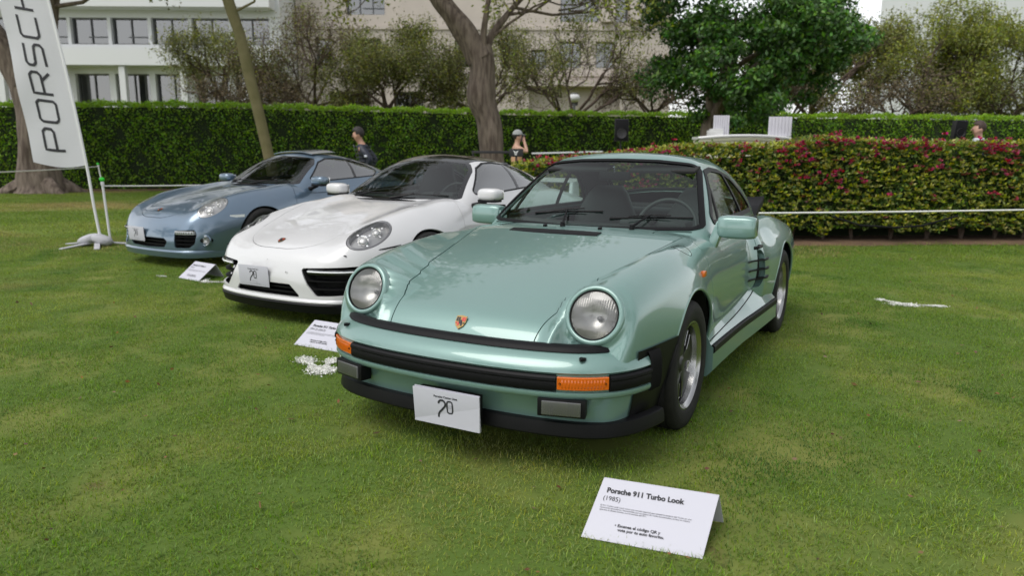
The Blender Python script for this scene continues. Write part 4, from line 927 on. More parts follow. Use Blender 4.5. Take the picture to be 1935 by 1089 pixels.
# ================================================================ the place: lawn, hedges, trees, buildings
OX, OY, YAW = 1.7028, -3.4256, math.atan2(.4810574, .8766891)
RH, FH = (.8766891, .4810574), (-.4810574, .8766891)
def LW(X, Y, Z=0.0):
    """site grid (X along the hedge line, Y towards the hedges) to world"""
    return (OX + RH[0] * X + FH[0] * Y, OY + RH[1] * X + FH[1] * Y, Z)
def LWa(P):
    P = np.asarray(P, float); return np.stack([OX + RH[0] * P[..., 0] + FH[0] * P[..., 1], OY + RH[1] * P[..., 0] + FH[1] * P[..., 1], P[..., 2]], -1)
def ground_mat(name, cols, grass=False):
    m = bpy.data.materials.new(name); m.use_nodes = True; n = m.node_tree; b = n.nodes['Principled BSDF']; b.inputs['Roughness'].default_value = .9; b.inputs['Specular IOR Level'].default_value = .15
    g = n.nodes.new('ShaderNodeNewGeometry'); prev = None
    for i, (c, sc, lo, hi) in enumerate(cols):
        if prev is None:
            rgb = n.nodes.new('ShaderNodeRGB'); rgb.outputs[0].default_value = (*c, 1); prev = rgb.outputs[0]; continue
        no = n.nodes.new('ShaderNodeTexNoise'); no.inputs['Scale'].default_value = sc; no.inputs['Detail'].default_value = 5; n.links.new(g.outputs['Position'], no.inputs['Vector'])
        mr = n.nodes.new('ShaderNodeMapRange'); mr.inputs[1].default_value = lo; mr.inputs[2].default_value = hi; n.links.new(no.outputs[0], mr.inputs[0])
        mx = n.nodes.new('ShaderNodeMix'); mx.data_type = 'RGBA'; mx.inputs[7].default_value = (*c, 1); n.links.new(mr.outputs[0], mx.inputs[0]); n.links.new(prev, mx.inputs[6]); prev = mx.outputs[2]
    if grass:
        hs = n.nodes.new('ShaderNodeHueSaturation'); n.links.new(prev, hs.inputs['Color'])
        wn = n.nodes.new('ShaderNodeTexWhiteNoise'); wn.noise_dimensions = '1D'; n.links.new(g.outputs['Random Per Island'], wn.inputs['W']); sp = n.nodes.new('ShaderNodeSeparateColor'); n.links.new(wn.outputs['Color'], sp.inputs[0])
        for k, (inp, a, z) in enumerate((('Hue', .47, .525), ('Saturation', .75, 1.15), ('Value', .55, 1.5))):
            r = n.nodes.new('ShaderNodeMapRange'); r.inputs[3].default_value = a; r.inputs[4].default_value = z; n.links.new(sp.outputs[k], r.inputs[0]); n.links.new(r.outputs[0], hs.inputs[inp])
        prev = hs.outputs[0]
        t = n.nodes.new('ShaderNodeBsdfTranslucent'); ms = n.nodes.new('ShaderNodeMixShader'); ms.inputs[0].default_value = .45; n.links.new(prev, t.inputs[0])
        n.links.new(b.outputs[0], ms.inputs[1]); n.links.new(t.outputs[0], ms.inputs[2]); n.links.new(ms.outputs[0], n.nodes['Material Output'].inputs[0]); b.inputs['Roughness'].default_value = .55; b.inputs['Specular IOR Level'].default_value = .3
    n.links.new(prev, b.inputs['Base Color']); MATS[name] = m; return m
G1, G2, G3, G4 = (.168, .282, .028), (.31, .385, .058), (.085, .195, .016), (.40, .34, .12)
ground_mat('lawn_soil', [((.085, .135, .025), 0, 0, 0), ((.16, .18, .045), 1.2, .45, .62), ((.12, .085, .04), 3.1, .66, .78)])
ground_mat('lawn_far', [(G1, 0, 0, 0), (G2, .35, .42, .60), (G3, .8, .50, .66), (G4, .22, .55, .72), ((.04, .07, .012), 14, .52, .70)])
ground_mat('grass_blade', [(G1, 0, 0, 0), (G2, .55, .46, .64), (G3, 1.1, .50, .66), (G4, .40, .60, .78)], True)
ground_mat('grass_blade_far', [((.175, .275, .032), 0, 0, 0), ((.28, .34, .055), .30, .45, .60), ((.38, .32, .12), .20, .50, .64)], True)
ground_mat('lawn_far2', [((.12, .17, .028), 0, 0, 0), ((.28, .24, .09), .20, .50, .64)])
mat('soil', (.16, .095, .055), .95, noise=(3, .8, (.09, .055, .03)), bump=(40, .6))
mat('dry_leaf', (.14, .075, .035), .8, island=(.03, .3, .6))
mat('chalk', (.74, .74, .71), .95, island=(.0, .0, .12))

def plane(name, pts, m, kind='structure'):
    o = MB().add(pts, [tuple(range(len(pts)))]).build(name, m, smooth=0); o['kind'] = kind; return o
lawn = plane('lawn', [LW(-150, -80, 0), LW(150, -80, 0), LW(150, 170, 0), LW(-150, 170, 0)], 'lawn_far2')
def soil_bed(name, path, wd):
    b = MB(); P = np.array(path, float); n = 80; t = np.linspace(0, 1, n); xs = np.interp(t, np.linspace(0, 1, len(P)), P[:, 0]); ys = np.interp(t, np.linspace(0, 1, len(P)), P[:, 1]); r = np.random.default_rng(3)
    o1, o2 = wd[0] + .12 * r.standard_normal(n).cumsum() * .25, wd[1]
    G = np.stack([np.stack([xs, ys - np.clip(o1, wd[0] * .55, wd[0] * 1.5), np.full(n, .012)], -1), np.stack([xs, ys, np.full(n, .035)], -1), np.stack([xs, ys + o2, np.full(n, .012)], -1)], 1)
    b.grid(LWa(G)); o = b.build(name, 'soil'); o['kind'] = 'structure'; return o
soil_bed('soil_bed', [(-30, 24.6), (-12, 24.9), (0, 28.7), (26, 29.6)], (1.3, .5))
soil_bed('soil_bed', [(-.2, 10.9), (4.1, 11.0), (7.4, 11.25), (13, 11.6)], (.50, 1.7))

# ---- grass blades: patches instanced over the visible lawn
gcol = bpy.data.collections.new('grass_tufts')
def tuft(nb, rad, h0, h1, w0, w1, seed, gm='grass_blade'):
    r = np.random.default_rng(seed); a = r.random(nb) * 2 * np.pi; q = np.sqrt(r.random(nb)) * rad; base = np.stack([q * np.cos(a), q * np.sin(a), np.full(nb, -.004)], 1)
    th = r.random(nb) * 2 * np.pi; L = h0 + (h1 - h0) * r.random(nb) ** 1.6; lean = .25 + .75 * r.random(nb); d = np.stack([np.cos(th), np.sin(th)], 1); sd = np.stack([-d[:, 1], d[:, 0]], 1); wv = (w0 + (w1 - w0) * r.random(nb))[:, None] / 2
    up = np.sqrt(np.clip(1 - (lean * .5) ** 2, .1, 1)); m = base.copy(); m[:, :2] += d * (L * .5 * lean * .45)[:, None]; m[:, 2] += L * .5 * up; tip = base.copy(); tip[:, :2] += d * (L * lean)[:, None]; tip[:, 2] += L * np.sqrt(np.clip(1 - lean ** 2 * .8, .08, 1))
    S = np.c_[sd * wv, np.zeros(nb)]; V = np.stack([base - S, base + S, m + S * .85, m - S * .85, tip], 1).reshape(-1, 3); I = np.arange(nb)[:, None] * 5
    T = np.concatenate([I + np.array([0, 1, 2]), I + np.array([0, 2, 3]), I + np.array([3, 2, 4])]); me = mesh_np('tuft', V, T, smooth=False); me.materials.append(MATS[gm]); return me
def scatter_group(name, coll, smin_, smax_):
    ng = bpy.data.node_groups.new(name, 'GeometryNodeTree'); ng.interface.new_socket('Geometry', in_out='INPUT', socket_type='NodeSocketGeometry'); ng.interface.new_socket('Geometry', in_out='OUTPUT', socket_type='NodeSocketGeometry')
    gi, go = ng.nodes.new('NodeGroupInput'), ng.nodes.new('NodeGroupOutput'); ip = ng.nodes.new('GeometryNodeInstanceOnPoints'); ci = ng.nodes.new('GeometryNodeCollectionInfo')
    ci.inputs[0].default_value = coll; ci.inputs[1].default_value = True; ci.inputs[2].default_value = True; ip.inputs['Pick Instance'].default_value = True
    rv = ng.nodes.new('FunctionNodeRandomValue'); rv.data_type = 'FLOAT_VECTOR'; rv.inputs[0].default_value = (0, 0, 0); rv.inputs[1].default_value = (0, 0, 6.283)
    rs = ng.nodes.new('FunctionNodeRandomValue'); rs.data_type = 'FLOAT'; rs.inputs[2].default_value = smin_; rs.inputs[3].default_value = smax_
    ng.links.new(gi.outputs[0], ip.inputs['Points']); ng.links.new(ci.outputs[0], ip.inputs['Instance']); ng.links.new(rv.outputs[0], ip.inputs['Rotation']); ng.links.new(rs.outputs[1], ip.inputs['Scale']); ng.links.new(ip.outputs[0], go.inputs[0]); return ng
for k in range(6): gcol.objects.link(bpy.data.objects.new('tuft', tuft(560, .17, .014, .034, .0020, .0036, 50 + k)))
gcol2 = bpy.data.collections.new('grass_tufts_far')
for k in range(4): gcol2.objects.link(bpy.data.objects.new('tuft', tuft(420, .42, .018, .045, .006, .010, 80 + k, 'grass_blade_far')))
def grass_obj(Y0, Y1, sp, coll, extra=2.4):
    pts = []; r = np.random.default_rng(int(Y0 * 10) + 5)
    for Y in np.arange(Y0, Y1, sp):
        hw = .72 * Y + extra
        for X in np.arange(-hw, hw, sp): pts.append((X + r.uniform(-.5, .5) * sp, Y + r.uniform(-.5, .5) * sp, 0))
    pts = LWa(np.array(pts)); keep = np.ones(len(pts), bool)
    me = bpy.data.meshes.new('grass_points'); me.vertices.add(len(pts)); me.vertices.foreach_set('co', pts.astype(np.float32).ravel()); me.update(); o = link('grass', me)
    md = o.modifiers.new('scatter', 'NODES'); md.node_group = scatter_group('scatter', coll, .8, 1.25); o['kind'] = 'stuff'; tag(o, 'short green lawn grass round the cars' if Y0 < 5 else 'distant short lawn grass before the hedges', 'grass'); return o
plane('lawn_soil_near', [LW(-12, -2, .003), LW(12, -2, .003), LW(12, 10.6, .003), LW(-12, 10.6, .003)], 'lawn_soil')
grass_obj(.4, 11.2, .20, gcol)
grass_obj(9.6, 25.0, .50, gcol2)

# ---- dry leaves and clippings lying on the lawn
def leaf_quads(P, size, r, elong=2.0, flat=None, droop=0.0):
    n = len(P); d = r.standard_normal((n, 3)); 
    if flat is not None: d[:, 2] *= flat
    d[:, 2] -= droop; d /= np.linalg.norm(d, axis=1)[:, None] + 1e-9
    a = r.standard_normal((n, 3)); 
    if flat is not None: a[:, 2] *= flat
    s = np.cross(d, a); s = np.cross(s, d) if flat is not None else s; s /= np.linalg.norm(s, axis=1)[:, None] + 1e-9
    L = (size * (.65 + .7 * r.random(n)))[:, None]; Wd = L / elong
    V = np.stack([P - d * L * .5, P + s * Wd * .5 - d * L * .05, P + d * L * .5, P - s * Wd * .5 - d * L * .05], 1).reshape(-1, 3)
    return V, np.arange(4 * n).reshape(n, 4)
r = np.random.default_rng(21); pp = []
while len(pp) < 420:
    Y = r.uniform(1.3, 9.5); X = r.uniform(-.75, .75) * Y; pp.append((X, Y, r.uniform(.018, .03)))
V, Q = leaf_quads(LWa(np.array(pp)), np.where(r.random(len(pp)) < .3, .034, .02), r, 1.7, .25)
o = link('fallen_leaves', mesh_np('fallen_leaves', V, Q, smooth=False), 'dry_leaf'); tag(o, 'small brown dry leaves scattered on the lawn', 'leaves', kind='stuff')
# ---- chalk marks: white powdered grass
def chalk(label, segs, n, seed):
    r = np.random.default_rng(seed); P = []
    for (a, b, wd) in segs:
        t = r.random(n); q = np.array(a)[None] * (1 - t[:, None]) + np.array(b)[None] * t[:, None]; q += r.standard_normal((n, 2)) * wd * (.6 + .4 * np.sin(t * 7 + seed))[:, None]; P.append(q)
    P = np.concatenate(P); P = np.c_[P, .003 + .013 * r.random(len(P))]; V, Q = leaf_quads(P, np.full(len(P), .013), r, 1.4, .18); o = link('chalk_mark', mesh_np('chalk_mark', V, Q, smooth=False), 'chalk'); tag(o, label, 'chalk mark', 'chalk marks on the lawn'); return o
chalk('white chalk tick on the grass beside the green car bumper', [((-1.64, -.07), (-1.36, -.24), .028), ((-1.36, -.24), (-1.22, -.02), .030), ((-1.36, -.22), (-1.46, .0), .022)], 3600, 1)
chalk('white chalk streak on open grass beyond the green car', [((1.46, 3.96), (1.66, 3.81), .018), ((1.60, 3.80), (1.74, 3.82), .035), ((1.70, 3.81), (1.98, 3.90), .014)], 2600, 2)
chalk('white chalk tick on the grass between the blue and white cars', [((-4.62, 1.62), (-4.50, 1.48), .02), ((-4.50, 1.50), (-4.05, 1.72), .018)], 1800, 3)
chalk('faint white chalk dash on grass beside the blue car show card', [((-5.25, 1.50), (-5.10, 1.50), .012)], 260, 4)

# ---------------------------------------------------------------- hedges
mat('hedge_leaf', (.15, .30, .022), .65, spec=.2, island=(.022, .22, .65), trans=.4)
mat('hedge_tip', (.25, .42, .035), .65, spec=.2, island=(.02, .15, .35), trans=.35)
mat('hedge_light_block', (.012, .022, .006), 1.0)  # near-black box added inside the foliage to block light
mat('twig', (.085, .06, .045), .9)
def add_leaves(name, P, size, m, parent, r, elong=1.9, flat=None, droop=0.0, stuff=True):
    V, Q = leaf_quads(np.asarray(P), np.asarray(size) if np.ndim(size) else np.full(len(P), size), r, elong, flat, droop); o = link(name, mesh_np(name, V, Q, smooth=False), m, parent)
    if stuff: o['kind'] = 'stuff'
    return o
def hedge(name, label, path, h, thick, dens, lsize, seed, bottom=0.0, leaf='hedge_leaf', tip='hedge_tip', tip_frac=.30, rough=.17, core=True):
    h0 = thing(name, label, 'hedge', LW(*path[len(path) // 2][:2]), 0); inv = np.array(h0.location)
    r = np.random.default_rng(seed); P = np.array(path, float); seg = np.r_[0, np.cumsum(np.hypot(*np.diff(P[:, :2], axis=0).T))]; Lh = seg[-1]
    hf = (lambda s: np.interp(s, seg, h)) if np.ndim(h) else (lambda s: np.full(np.shape(s), h))
    at = lambda s: (np.interp(s, seg, P[:, 0]), np.interp(s, seg, P[:, 1]))
    hm = float(np.max(h)); n = int(Lh * hm * dens); s = r.random(n) * Lh; b_s = bottom + (.10 * np.abs(np.sin(s * 2.1)) + .07 * np.abs(np.sin(s * 5.3 + 1)) if bottom > 0 else 0); z = b_s + (hf(s) - b_s) * r.random(n); X, Y = at(s)
    bump = rough * (np.sin(s * 2.3 + z * 1.7) * .5 + np.sin(s * 5.1 - z * 4.3) * .35 + np.sin(s * 11 + z * 9) * .25)
    F = np.stack([X, Y - bump - np.abs(r.standard_normal(n)) * -.10, z], 1)
    n2 = int(Lh * thick * dens * 1.1); s2 = r.random(n2) * Lh; X2, Y2 = at(s2); top = np.stack([X2, Y2 + r.random(n2) * thick, hf(s2) + rough * .18 * (np.sin(s2 * 3.1) + np.sin(s2 * 7.7)) + r.standard_normal(n2) * .035], 1)
    n3 = int(hm * thick * dens); ends = np.concatenate([np.stack([np.full(n3, P[k][0]) + r.standard_normal(n3) * .05, P[k][1] + r.random(n3) * thick, bottom + (float(hf(np.array([seg[k]]))[0]) - bottom) * r.random(n3)], 1) for k in (0, -1)])
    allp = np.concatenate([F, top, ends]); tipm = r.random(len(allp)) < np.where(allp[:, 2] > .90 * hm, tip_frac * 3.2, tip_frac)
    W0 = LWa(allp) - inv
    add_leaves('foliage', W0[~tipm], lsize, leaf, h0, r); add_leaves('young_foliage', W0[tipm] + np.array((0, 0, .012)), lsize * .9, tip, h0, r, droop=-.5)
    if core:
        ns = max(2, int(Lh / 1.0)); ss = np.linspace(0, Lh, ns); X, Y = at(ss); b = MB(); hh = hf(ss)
        b.grid(LWa(np.stack([np.stack([X, Y + .17, np.full(ns, bottom + (.12 if bottom > 0 else 0))], -1), np.stack([X, Y + .17, hh - .12], -1), np.stack([X, Y + thick - .15, hh - .12], -1), np.stack([X, Y + thick - .15, np.full(ns, bottom * .3)], -1)], 1)) - inv); b.build('hedge_light_block', 'hedge_light_block', h0)
    return h0, at, hf, Lh, r, inv
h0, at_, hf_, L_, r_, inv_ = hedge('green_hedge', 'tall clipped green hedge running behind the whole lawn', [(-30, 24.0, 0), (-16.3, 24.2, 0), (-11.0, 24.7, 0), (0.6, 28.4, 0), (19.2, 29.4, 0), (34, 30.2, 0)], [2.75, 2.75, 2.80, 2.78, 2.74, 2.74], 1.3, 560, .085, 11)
# flowering hedge
mat('shrub_leaf', (.095, .155, .022), .55, spec=.3, island=(.03, .25, .6), trans=.2)
mat('shrub_tip', (.34, .36, .05), .5, island=(.04, .25, .4), trans=.3)
mat('shrub_red', (.20, .055, .035), .5, island=(.03, .2, .4), trans=.25)
mat('petal_pink', (.34, .025, .07), .55, island=(.03, .2, .5), trans=.3)
FP = [(.05, 10.75, 0), (1.5, 10.75, 0), (2.6, 10.77, 0), (4.05, 10.80, 0), (4.5, 10.82, 0), (5.4, 10.89, 0), (7.4, 11.05, 0), (12.5, 11.5, 0)]
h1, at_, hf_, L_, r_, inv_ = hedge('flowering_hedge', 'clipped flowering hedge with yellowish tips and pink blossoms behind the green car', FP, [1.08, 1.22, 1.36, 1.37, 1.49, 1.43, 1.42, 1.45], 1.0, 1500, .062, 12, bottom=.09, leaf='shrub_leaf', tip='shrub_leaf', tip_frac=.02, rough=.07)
P = []; kinds = []
for s in np.arange(0, L_, .052):                 # rosettes of young leaves over face and top
    X, Y = at_(s); hh = float(hf_(s))
    for z in np.arange(.14 + .10 * abs(np.sin(s * 2.1)) + .07 * abs(np.sin(s * 5.3 + 1)), hh + .02, .070):
        P.append((float(X) + r_.uniform(-.04, .04), float(Y) - .02 - .07 * (np.sin(s * 2.3 + z * 1.7) * .5 + np.sin(s * 5.1 - z * 4.3) * .35), z + r_.uniform(-.04, .04))); kinds.append(r_.random() < .60)
    for dy in np.arange(0, 1.0, .085): P.append((float(X) + r_.uniform(-.04, .04), float(Y) + dy, hh + .03 + r_.uniform(-.03, .04))); kinds.append(r_.random() < .75)
P = np.array(P); kinds = np.array(kinds); P = P[kinds]; redm = r_.random(len(P)) < .04 + .10 * (P[:, 2] > 1.0)
def rosette(C, n, rad, r): 
    d = r.standard_normal((len(C), n, 3)); d[..., 2] = np.abs(d[..., 2]) * .7 + .1; d[..., 1] -= .5; d /= np.linalg.norm(d, axis=-1)[..., None]; return (C[:, None, :] + d * rad).reshape(-1, 3), d.reshape(-1, 3)
def rosette_mesh(name, C, n, rad, ln, m, parent, r, wd=.4):
    Pc, d = rosette(C, n, 0, r); L = ln * (.7 + .6 * r.random(len(Pc)))[:, None]; a = np.cross(d, r.standard_normal(d.shape)); a /= np.linalg.norm(a, axis=1)[:, None]; wv = a * L * wd * .5
    V = np.stack([Pc, Pc + d * L * .55 + wv, Pc + d * L, Pc + d * L * .55 - wv], 1); V = LWa(V) - inv_; o = link(name, mesh_np(name, V.reshape(-1, 3), np.arange(4 * len(Pc)).reshape(-1, 4), smooth=False), m, parent); o['kind'] = 'stuff'; return o
rosette_mesh('young_foliage', P[~redm], 7, 0, .062, 'shrub_tip', h1, r_); rosette_mesh('red_foliage', P[redm], 7, 0, .06, 'shrub_red', h1, r_)
fl = []
for k in range(360):
    s = r_.random() * L_; X, Y = at_(s); hh = float(hf_(s)); u = r_.random(); 
    c = (float(X), float(Y) - .07 + .0, hh + .03 - .75 * u ** 3.4) if r_.random() < .66 else (float(X), float(Y) + r_.random() * .9, hh + .06)
    w_ = np.sin(s * 1.3 + 1) + np.sin(s * 3.7) 
    if w_ < -.5 and r_.random() < .8: continue
    for j in range(r_.integers(1, 5)): fl.append((c[0] + r_.normal() * .05, c[1] - .03 + r_.normal() * .02, c[2] + r_.normal() * .04))
rosette_mesh('blossoms', np.array(fl), 6, 0, .046, 'petal_pink', h1, r_, .75)
for k in range(22):                               # stems under the hedge
    s = .3 + k * (L_ - .5) / 22 + r_.uniform(-.1, .1); X, Y = at_(s); b = MB()
    for j in range(3): b.tube((LWa(np.array([(X, Y + .35, -.02), (X + r_.uniform(-.05, .05), Y + .33, .16), (X + (j - 1) * .17, Y + .30 + r_.uniform(-.1, .1), .48)])) - inv_), [.024, .02, .012], 6)
    b.build('stem', 'twig', h1)
b = MB(); b.tube(LWa(np.array([(4.6, 10.62, .42), (5.0, 10.6, .30), (5.5, 10.58, .27), (5.9, 10.6, .30), (6.4, 10.62, .44)])), .016, 6); tag(b.build('hose', 'black_plastic'), 'dark hose sagging under the flowering hedge', 'hose')

# ---------------------------------------------------------------- trees
mat('bark', (.085, .062, .05), .95, noise=(11, .95, (.23, .185, .15)), bump=(16, 1.0))
mat('bark_green', (.13, .12, .05), .9, noise=(5, .6, (.20, .17, .09)), bump=(20, .5))
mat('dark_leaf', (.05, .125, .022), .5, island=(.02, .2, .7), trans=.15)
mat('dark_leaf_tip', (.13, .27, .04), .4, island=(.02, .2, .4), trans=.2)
mat('olive_leaf', (.155, .165, .045), .6, island=(.04, .3, .6), trans=.3)
mat('brown_leaf', (.145, .115, .065), .7, island=(.03, .3, .6), trans=.25)
mat('fresh_leaf', (.21, .24, .04), .55, island=(.03, .25, .5), trans=.3)
_bt = MATS['bark'].node_tree
for _n in [x for x in _bt.nodes if x.type == 'TEX_NOISE']:
    _mp = _bt.nodes.new('ShaderNodeMapping'); _mp.inputs['Scale'].default_value = (1, 1, .16); _lk = _n.inputs['Vector'].links[0]; _bt.links.new(_lk.from_socket, _mp.inputs[0]); _bt.links.new(_mp.outputs[0], _n.inputs['Vector'])
def limb(b, pts, rad, r, n=12, rough=.10, sub=6):
    pts = np.array(pts, float); t = np.linspace(0, len(pts) - 1, (len(pts) - 1) * sub + 1); f = [pch(range(len(pts)), pts[:, k]) for k in range(3)]; fr = pch(range(len(pts)), rad)
    P = np.stack([g(t) for g in f], 1); Rr = fr(t); T = np.gradient(P, axis=0); T /= np.linalg.norm(T, axis=1)[:, None]; u = np.cross(T[0], (.3, 1, .1)); u /= np.linalg.norm(u); rows = []; ph = r.random(6) * 6.28
    for i in range(len(P)):
        u = u - T[i] * (u @ T[i]); u /= np.linalg.norm(u); v = np.cross(T[i], u); a = np.arange(n) * 2 * np.pi / n
        k = 1 + rough * (np.sin(3 * a + ph[0] + i * .13) + .6 * np.sin(5 * a + ph[1] - i * .2) + .5 * np.sin(8 * a + ph[2] + i * .05)) + rough * .4 * np.sin(i * .7 + ph[3])
        rows.append(P[i] + Rr[i] * k[:, None] * (np.cos(a)[:, None] * u + np.sin(a)[:, None] * v))
    b.grid(np.array(rows), close_v=True); return P
def branches(b, p, d, L, rad, depth, r, tips, spread=.55, up=.12, nb=3):
    p = np.array(p, float); d = np.array(d, float) / np.linalg.norm(d); mid = p + d * L * .5 + r.standard_normal(3) * L * .06; e = p + d * L + r.standard_normal(3) * L * .08 + np.array((0, 0, up * L))
    b.tube([p, mid, e], [rad, rad * .8, rad * .58], 5 if depth < 2 else 7, cap=False); tips.append((mid * .4 + e * .6, depth)); tips.append((e, depth))
    if depth <= 0: return
    for k in range(nb + (r.random() < .4)):
        nd = d + r.standard_normal(3) * spread; nd[2] += up; branches(b, p * (1 - (q := r.uniform(.55, 1.0))) + e * q, nd, L * r.uniform(.58, .8), rad * .55, depth - 1, r, tips, spread, up, nb)
def tree_root(name, label, X, Y, group=None): return thing(name, label, 'tree', LW(X, Y), YAW, group)
# stout leaning tree in front of the hedge
r = np.random.default_rng(31); t0 = tree_root('old_tree', 'stout grey-brown leaning tree trunk before the hedge, beside the person in a cap', -.55, 22.0); b = MB()
limb(b, [(.06, 0, -.1), (.02, 0, .5), (-.03, 0, 1.3), (-.12, 0, 2.1), (-.36, 0, 2.9), (-.32, 0, 3.6), (-.42, .05, 4.25)], [.46, .37, .345, .345, .40, .36, .35], r, 20, .07)
limb(b, [(-.36, .0, 3.9), (-.72, .0, 4.55), (-1.15, 0, 5.1), (-1.55, .1, 5.6), (-2.1, .2, 6.6), (-2.4, .3, 8.0)], [.36, .34, .29, .26, .22, .15], r, 16, .07)
limb(b, [(-.30, .1, 3.8), (-.1, .2, 4.5), (.4, .4, 5.2), (1.2, .5, 6.1), (2.0, .6, 7.2)], [.16, .11, .08, .06, .04], r, 12, .07)
limb(b, [(-.32, -.1, 3.9), (-.25, -.2, 4.7), (-.1, -.3, 5.6), (.2, -.3, 6.8)], [.14, .09, .07, .05], r, 12, .07)
tips = []
for p, d, L in (((.4, .4, 5.2), (1, .1, .3), 1.7), ((1.2, .5, 6.1), (1, 0, -.1), 1.9), ((-.1, .2, 4.5), (.8, -.3, .5), 1.4), ((2.0, .6, 7.2), (1, .2, -.2), 1.8), ((-.1, -.3, 5.6), (.5, -.4, .6), 1.4), ((.6, .4, 5.4), (1, .3, -.05), 2.2), ((-1.5, 0, 5.6), (-1, .1, .2), 1.6), ((.2, -.3, 6.8), (.7, 0, .2), 1.8)): branches(b, p, d, L, .05, 3, r, tips, .5, .08)
b.build('trunk', 'bark', t0, smooth=60); tp = np.array([t for t, d in tips if d <= 1]); 
add_leaves('crown', np.repeat(tp, 9, 0) + r.standard_normal((len(tp) * 9, 3)) * .17, .13, 'fresh_leaf', t0, r, 2.2)
# slim leaning trunk
r = np.random.default_rng(32); t0 = tree_root('slim_tree', 'slim leaning tree with greenish bark rising behind the blue car', -5.68, 18.0); b = MB()
limb(b, [(.03, 0, -.1), (-.07, 0, .7), (-.16, 0, 1.2), (-.34, 0, 2.2), (-.52, 0, 3.1), (-.66, 0, 3.9), (-.86, 0, 4.6), (-1.1, 0, 5.6), (-1.3, .1, 7)], [.15, .135, .13, .125, .13, .12, .125, .11, .08], r, 14, .05)
tips = []
for p, d, L in (((-.8, 0, 4.45), (.6, .2, .7), 1.1), ((-1.1, 0, 5.6), (-.5, .3, .8), 1.4), ((-1.3, .1, 7), (.2, 0, 1), 1.6), ((-1.2, .1, 6.3), (1, .2, .5), 1.5)): branches(b, p, d, L, .035, 3, r, tips)
b.build('trunk', 'bark_green', t0, smooth=60); tp = np.array([t for t, d in tips if d <= 1]); add_leaves('crown', np.repeat(tp, 10, 0) + r.standard_normal((len(tp) * 10, 3)) * .16, .10, 'fresh_leaf', t0, r)
# big tree behind the banner
r = np.random.default_rng(33); t0 = tree_root('old_tree', 'broad old tree trunk with flared roots behind the white banner', -14.25, 22.6); b = MB()
limb(b, [(0, 0, -.15), (.0, 0, .25), (0, 0, .8), (.08, 0, 1.6), (.1, 0, 2.6), (-.05, 0, 3.6)], [.80, .60, .53, .50, .50, .48], r, 24, .09)
limb(b, [(-.1, 0, 3.2), (-.6, 0, 4.1), (-1.3, 0, 5.2), (-2.2, 0, 6.8)], [.42, .36, .30, .22], r, 16, .08); limb(b, [(.05, 0, 3.2), (.45, 0, 4.2), (.6, .2, 5.4), (1.0, .3, 7)], [.40, .33, .27, .2], r, 16, .08)
for a in (-2.6, -.7, .4): limb(b, [(0, 0, .5), (.62 * math.cos(a), .62 * math.sin(a) * .8, .18), (1.05 * math.cos(a), 1.0 * math.sin(a) * .8, .02), (1.35 * math.cos(a), 1.2 * math.sin(a) * .8, -.1)], [.34, .26, .15, .08], r, 10, .08)
tips = []
for p, d, L in (((.6, .2, 5.4), (1, .1, .2), 1.8), ((1, .3, 7), (1, 0, .3), 2.2), ((-2.2, 0, 6.8), (-.5, 0, 1), 2), ((-1.3, 0, 5.2), (-.8, -.3, .5), 1.6)): branches(b, p, d, L, .07, 3, r, tips)
b.build('trunk', 'bark', t0, smooth=60); tp = np.array([t for t, d in tips if d <= 1]); add_leaves('crown', np.repeat(tp, 14, 0) + r.standard_normal((len(tp) * 14, 3)) * .2, .13, 'olive_leaf', t0, r)
# high canopies of the three lawn trees, added out of view for reflections
def canopy(parent, c, rx, rz, n, seed, m, ls=.30):
    r = np.random.default_rng(seed); C = r.standard_normal((60, 3)); C /= np.linalg.norm(C, axis=1)[:, None]; C *= (r.random(60) ** .4)[:, None]; C = C * np.array((rx, rx, rz)) + np.array(c)
    P = np.repeat(C, n // 60, 0) + r.standard_normal((n // 60 * 60, 3)) * np.array((.55, .55, .35)); add_leaves('canopy', P, ls, m, parent, r, 2.0)
ot = [o for o in COL.objects if o.name.startswith(('old_tree', 'slim_tree'))]
for o, c, rx, n, sd in zip(ot, ((-.8, 1.0, 9.6), (-1.4, -1.0, 10.0), (.5, -2.5, 10.5)), (3.4, 3.6, 6.0), (7000, 7000, 12000), (71, 72, 73)):
    canopy(o, c, rx, 2.0, n, sd, 'olive_leaf'); b = MB(); r = np.random.default_rng(sd); tips = []
    for k in range(7): a = 2 * math.pi * k / 7; branches(b, (-1.2, .1, 6.6), (math.cos(a), math.sin(a) - .3, .8), rx * .45, .10, 2, r, tips, .5, .1)
    b.build('high_branches', 'bark', o, smooth=60)
